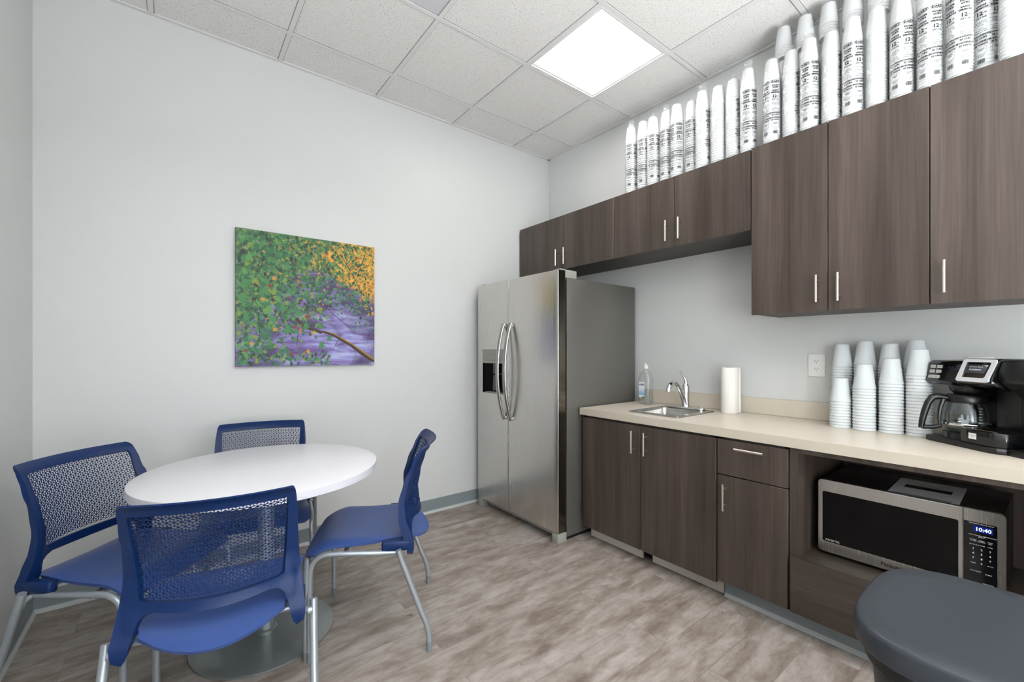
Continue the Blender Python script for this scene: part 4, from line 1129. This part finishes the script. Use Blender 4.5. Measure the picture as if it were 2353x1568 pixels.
# seat
def seat_outline():
    o_ = [(-0.200, -0.205), (-0.183, -0.222), (-0.180, -0.246)]
    for k in range(1, 8):
        x = -0.176+0.352*k/8; o_.append((x, -0.252-0.066*(1-(x/0.176)**2)))
    o_ += [(0.180, -0.246), (0.183, -0.222), (0.200, -0.205), (0.212, -0.10), (0.226, 0.05), (0.232, 0.12)]
    o_ += [(0.228, 0.150), (0.210, 0.168), (0.16, 0.176), (0.05, 0.180), (-0.05, 0.180), (-0.16, 0.176), (-0.210, 0.168), (-0.228, 0.150)]
    o_ += [(-0.232, 0.12), (-0.226, 0.05), (-0.212, -0.10)]
    return o_
def smap(x, y):
    z = 0.447 + 0.010*(x/0.22)**2 - 0.006*math.exp(-((y+0.06)/0.12)**2)
    if y > 0.06: z -= 0.055*((y-0.06)/0.12)**2*(0.75+0.25*(x/0.22)**2)
    if abs(x) > 0.19: z -= 0.35*(abs(x)-0.19)
    if y < -0.17: z -= 1.9*(-0.17-y)**2
    return Vector((x, y, z))
V, F = sheet2d(seat_outline(), [], 0.022)
sm_ = MB(); shell(sm_, V, F, smap, 0.013)
ME_SEAT = sm_.mesh('seat', M['seat'])
def bez(p0, p1, p2, n=8):
    p0, p1, p2 = map(Vector, (p0, p1, p2)); return [p0*(1-t)**2+p1*2*t*(1-t)+p2*t*t for t in [i/n for i in range(n+1)]]
TR = 0.0122
def rear_leg(s):
    pts = [(s*0.262, -0.194, 0.424), (s*0.262, -0.204, 0.390)]+[tuple(p) for p in bez((s*0.264, -0.285, 0.165), (s*0.266, -0.318, 0.10), (s*0.266, -0.318, 0.04), 6)]
    return MB().tube(pts, TR, 16)
def front_leg(s):
    pts = [(s*0.238, 0.03, 0.418)]+[tuple(p) for p in bez((s*0.238, 0.075, 0.420), (s*0.238, 0.150, 0.420), (s*0.238, 0.150, 0.335), 8)]+[(s*0.238, 0.150, 0.04)]
    return MB().tube(pts, TR*0.92, 16)
def seat_frame_mb():
    mb = MB()
    for s in (-1, 1):
        mb.tube([(s*0.238, 0.03, 0.418), (s*0.236, -0.10, 0.408), (s*0.226, -0.20, 0.398), (s*0.262, -0.205, 0.392)], 0.0105, 12)
        mb.cyl(0.0125, 0.0, 0.012, 16, (0, 0), 0, frame_mtx((s*0.246, -0.2045, 0.394), (0, 1, 0), (0, 0, 1)) if s > 0 else frame_mtx((s*0.246, -0.2045, 0.394), (0, -1, 0), (0, 0, 1)))
    for y in (-0.19, 0.02): mb.tube([(-0.232, y, 0.408), (0.232, y, 0.408)], 0.010, 10)
    return mb
def make_chair(label, loc, rot):
    t = thing('dining_chair', label, 'chair', loc, rot, 'blue chairs around the round table')
    def po(nm, me, par):
        o = bpy.data.objects.new(nm, me); C.objects.link(o); o.parent = par; return o
    b = po('backrest', ME_FRAME, t); p = po('perforated_panel', ME_PANEL, b)
    po('seat', ME_SEAT, t)
    seat_frame_mb().obj('seat_frame', M['silver'], t)
    for s in (-1, 1):
        l = rear_leg(s).obj('leg', M['silver'], t); MB().tube([(s*0.266, -0.318, 0.0405), (s*0.266, -0.318, 0.0)], TR*0.98, 16).obj('foot_glide', M['glide'], l)
        l = front_leg(s).obj('leg', M['silver'], t); MB().tube([(s*0.238, 0.150, 0.0405), (s*0.238, 0.150, 0.0)], TR*0.93, 16).obj('foot_glide', M['glide'], l)
    return t
def rz(ang): return math.radians(ang-90)
ch = make_chair('blue perforated chair nearest the viewer, its back towards the viewer', (0.146, 1.774, 0), rz(77.3))
dup(ch, 'blue perforated chair facing left, seen from the side, nearest the fridge', loc=(0.662, 2.002, 0), rotz=rz(153.5))
dup(ch, 'blue perforated chair behind the table, its back against the wall', loc=(0.328, 2.490, 0), rotz=rz(-101.5))
dup(ch, 'blue perforated chair at left by the side wall, facing right', loc=(-0.086, 2.215, 0), rotz=rz(-42.7))

# ================================================================== bin
t = thing('trash_can', 'charcoal lidded plastic trash can in front of the microwave cabinet', 'trash can', (1.372, -0.03, 0))
def dring(hw, y1, y0, z, bulge, n=18, rx=0.13):
    pts = []
    for k in range(n+1):
        a = PI*k/n; pts.append((hw*math.copysign(abs(math.cos(a))**0.62, math.cos(a)), y1-bulge+bulge*math.sin(a)**0.80, z))
    for k in range(n+1):
        a = PI+PI*k/n; pts.append((hw*math.copysign(abs(math.cos(a))**0.62, math.cos(a)), y0+bulge+bulge*-abs(math.sin(a))**0.80, z))
    return pts
y1, y0 = 0.345, -0.345
def DR(ins, z): return dring(0.247-ins, y1-ins, y0+ins, z, 0.17)
mb = MB(); loft(mb, [DR(0.016, 0.596), DR(0.002, 0.598), DR(0.0, 0.606), DR(0.0, 0.638), DR(0.003, 0.646), DR(0.009, 0.650), DR(0.05, 0.6515), DR(0.15, 0.6525)])
mb.obj('lid', M['bin'], t)
mb = MB(); loft(mb, [DR(0.075, 0.0), DR(0.07, 0.006), DR(0.030, 0.54), DR(0.028, 0.5955)]); mb.obj('body', M['binbody'], t)
mb = MB(); loft(mb, [DR(0.020, 0.560), DR(0.016, 0.564), DR(0.016, 0.5958)]); mb.obj('rim', M['binbody'], t)
MB().tube([(-0.2455, 0.10, 0.610), (-0.2475, 0.095, 0.606), (-0.2475, 0.075, 0.606)], 0.004, 8).obj('hinge_pin', M['greytrim'], t)

# ================================================================== coffee maker
A = (2.513, 0.372); ang = math.atan2(-0.7658, -0.6431)
t = thing('coffee_maker', 'black and silver two way coffee maker with glass carafe at the counter end', 'coffee maker', (A[0], A[1], 0.8635), ang)
# local x: to the viewer's right along the front, y: back, z up
MB().prism([(0.0, 0.0), (0.24, 0.0), (0.27, 0.006), (0.285, 0.03), (0.285, 0.25), (-0.005, 0.25), (-0.012, 0.02)], 0.0, 0.022, 'z', bev=0.004).obj('base', M['black'], t)
MB().lathe([(0.0, 0.046), (0.064, 0.046), (0.068, 0.043), (0.070, 0.022)], 36, (0.068, 0.098)).obj('hot_plate', M['blackgloss'], t)
MB().box((-0.005, 0.175, 0.022), (0.150, 0.25, 0.343), 0.01).obj('rear_tower', M['black'], t)
hd = MB().prism([(0.045, 0.235), (0.032, 0.25), (0.048, 0.325), (0.062, 0.336), (0.24, 0.340), (0.24, 0.235)], -0.040, 0.140, 'x', bev=0.005).obj('control_head', M['blackgloss'], t)
MB().lathe([(0.0, 0.2), (0.040, 0.2), (0.052, 0.215), (0.056, 0.236)], 28, (0.068, 0.105)).obj('brew_basket', M['black'], t)
# buttons on the slanted face of the head
sl = Vector((0, 0.016, 0.075)).normalized()
def slant(x, z): # point on the face
    k = (z-0.25)/0.075; return (x, 0.032+0.016*k-0.0012, z)
bb = MB(); bt = MB()
for rr_, (zc_, wd_) in enumerate(((0.309, 0.020), (0.289, 0.020), (0.267, 0.023))):
    for cc_ in range(2):
        xc = -0.012+cc_*(0.0285 if rr_ < 2 else 0.024)
        m4 = frame_mtx(slant(xc, zc_), (1, 0, 0), tuple(sl))
        bb.prism(rrect(-wd_/2-0.001, -0.0065, wd_/2+0.001, 0.0065, 0.002, 2), -0.0005, 0.0016, 'z', 0, m4)
        v, f = text_geo((('PROG', 'AUTO'), ('BOLD', '1-4C'), ('REG', 'POD'))[rr_][cc_], 0.0058, 'CENTER', 1, 0, 1)
        bt.add([(a, b-0.002, 0.0019) for a, b, _ in v], f, 0, False, m4)
bo = bb.obj('buttons', mat('grey_button', (196, 196, 192), 0.4), hd); bt.obj('button_lettering', M['ink'], bo)
m4 = frame_mtx(slant(0.068, 0.300), (1, 0, 0), tuple(sl)); v, f = text_geo('8:40', 0.020)
MB().add(v, f, 0, False, m4).obj('display_digits', M['lcdoff'], hd)
# single serve side
ph = MB().prism([(0.0, 0.250), (0.0, 0.272), (0.026, 0.338), (0.04, 0.345), (0.25, 0.345), (0.25, 0.236), (0.06, 0.225)], 0.132, 0.262, 'x', bev=0.006).obj('pod_head', M['blackgloss'], t)
sl2 = Vector((0, 0.034, 0.078)).normalized()
m5 = frame_mtx((0.195, -0.004, 0.256), (1, 0, 0), tuple(sl2))
V, F = sheet2d([(-0.058, 0.006)]+[(-0.052, 0.0), (0.052, 0.0), (0.060, 0.006), (0.064, 0.082), (0.058, 0.092), (-0.052, 0.092), (-0.058, 0.086)], [[(-0.043, 0.020), (-0.039, 0.016), (0.040, 0.016), (0.045, 0.020), (0.048, 0.076), (0.044, 0.080), (-0.040, 0.080), (-0.044, 0.076)]], 0.02)
mb = MB(); shell(mb, V, F, lambda u, v: m5 @ Vector((u, v, 0.004)), 0.008, 0, False)
mb.obj('silver_lid', mat('silver_lid_paint', (205, 207, 210), 0.35, 0.15), t)
lc = MB().prism([(-0.043, 0.018), (0.044, 0.018), (0.047, 0.079), (-0.043, 0.079)], 0.0, 0.0035, 'z', 0, m5).obj('lid_insert', M['steel_dark'], t)
MB().prism([(-0.035, 0.034), (0.037, 0.034), (0.040, 0.070), (-0.036, 0.070)], 0.0035, 0.0075, 'z', 0, m5, bev=0.001).obj('lid_window', mat('smoke_window', (60, 62, 68), 0.15), t)
v, f = text_geo('Hamilton Beach', 0.0078, 'CENTER', 1, 0, 1); v2, f2 = text_geo('FLEXBREW', 0.0092, 'CENTER', 1, 0.0001, 1)
MB().add([(a, b+0.058, 0.0079) for a, b, _ in v], f, 0, False, m5).add([(a, b+0.046, 0.0079) for a, b, _ in v2], f2, 0, False, m5).obj('lettering', M['inkwhite'], t)
MB().prism([(0.10, 0.0221), (0.10, 0.20), (0.02, 0.262), (0.02, 0.300), (0.035, 0.343), (0.27, 0.343), (0.27, 0.0221)], 0.2625, 0.40, 'x', bev=0.008).obj('water_reservoir', M['black'], t)
MB().box((0.151, 0.13, 0.022), (0.262, 0.25, 0.250), 0.006).obj('rear_column', M['black'], t)
MB().box((0.285, 0.03, 0.0), (0.40, 0.25, 0.022), 0.003).obj('reservoir_foot', M['black'], t)
tr = MB().prism([(0.143, 0.004), (0.262, 0.004), (0.285, 0.03), (0.285, 0.095), (0.262, 0.125), (0.151, 0.125), (0.143, 0.115)], 0.0221, 0.076, 'z', bev=0.004).obj('cup_rest', M['blackgloss'], t)
gm = MB()
for k in range(9): gm.box((0.152, 0.014+k*0.012, 0.0763), (0.268, 0.019+k*0.012, 0.0785))
gm.obj('drip_grate', M['steel_dark'], tr)
MB().box((0.176, 0.0030, 0.040), (0.204, 0.0038, 0.062)).obj('sticker', M['white'], tr)
v, f = text_geo('HOT CUPS\nONLY', 0.0052, 'CENTER', 1, 0.0001, 1)
MB().add(v, f, 0, False, frame_mtx((0.190, 0.0028, 0.0525), (1, 0, 0), (0, 0, 1))).obj('sticker_lettering', M['ink'], tr)
# carafe stands on the hot plate: a thing of its own
cv = thing('glass_carafe', 'glass coffee carafe with black handle standing on the coffee maker', 'carafe', (0, 0, 0))
cxl, cyl_ = 0.068, 0.098
wx = A[0]+cxl*math.cos(ang)-cyl_*math.sin(ang); wy = A[1]+cxl*math.sin(ang)+cyl_*math.cos(ang)
cv.location = (wx, wy, 0.8635+0.0465); cv.rotation_euler = (0, 0, ang)
MB().lathe([(0.0, 0.001), (0.048, 0.001), (0.060, 0.006), (0.068, 0.022), (0.0705, 0.045), (0.069, 0.075), (0.062, 0.105), (0.056, 0.122)], 40).lathe([(0.0, 0.0035), (0.047, 0.0035), (0.058, 0.008), (0.066, 0.023), (0.0685, 0.045), (0.067, 0.075), (0.060, 0.105), (0.054, 0.122)], 40).obj('glass_bowl', M['glass'], cv)
MB().lathe([(0.0545, 0.118), (0.058, 0.118), (0.060, 0.124), (0.060, 0.142), (0.056, 0.150), (0.03, 0.152), (0.0, 0.152)], 36).obj('collar', M['black'], cv)
MB().lathe([(0.0715, 0.028), (0.0722, 0.029), (0.0722, 0.036), (0.0715, 0.037)], 40).obj('steel_band', M['chrome'], cv)
hd_ = (-0.39, -0.921)
def HP(r_, z_): return (hd_[0]*r_, hd_[1]*r_, z_)
mb = MB(); mb.tube([HP(0.050, 0.134), HP(0.085, 0.140), HP(0.104, 0.135), HP(0.117, 0.112), HP(0.128, 0.075), HP(0.136, 0.035), HP(0.139, 0.006)], [0.012, 0.013, 0.013, 0.0125, 0.012, 0.011, 0.010], 12)
mb.tube([HP(0.137, 0.010), HP(0.105, 0.010), HP(0.078, 0.018)], [0.009, 0.008, 0.008], 10)
mb.tube([HP(0.080, 0.014), HP(0.0835, 0.05), HP(0.080, 0.09), HP(0.070, 0.130)], [0.0065, 0.0065, 0.0075, 0.010], 8)
mb.obj('handle', M['black'], cv)
# gauge marks and crown-like emblem on the glass
gm = MB()
def onglass(dx, z, w_, h_, m=0):
    r_ = 0.0716; a = -0.72+dx/r_
    P_ = lambda d, zz_: (r_*math.cos(a+d/r_), r_*math.sin(a+d/r_), zz_)
    gm.add([P_(0, z), P_(w_, z), P_(w_, z+h_), P_(0, z+h_)], [(0,1,2,3)], m)
for k in range(7): onglass(0.034, 0.034+k*0.011, 0.008 if k % 2 else 0.012, 0.0016)
gm.obj('gauge_marks', M['inkpale'], cv)
gm = MB()
for pts in (((-0.012, 0.034), (0.012, 0.034), (0.010, 0.040), (-0.010, 0.040)), ((-0.009, 0.041), (0.009, 0.041), (0.013, 0.055), (-0.013, 0.055)), ((-0.013, 0.056), (-0.003, 0.056), (-0.007, 0.072), (-0.009, 0.072)), ((0.003, 0.056), (0.013, 0.056), (0.009, 0.072), (0.007, 0.072)), ((-0.013, 0.068), (-0.003, 0.068), (-0.008, 0.076), (-0.008, 0.076)), ((0.003, 0.068), (0.013, 0.068), (0.008, 0.076), (0.008, 0.076))):
    r_ = 0.0716; a = -0.80
    gm.add([(r_*math.cos(a+x/r_), r_*math.sin(a+x/r_), z) for x, z in pts], [(0,1,2,3)])
gm.obj('printed_emblem', M['inkpale'], cv)
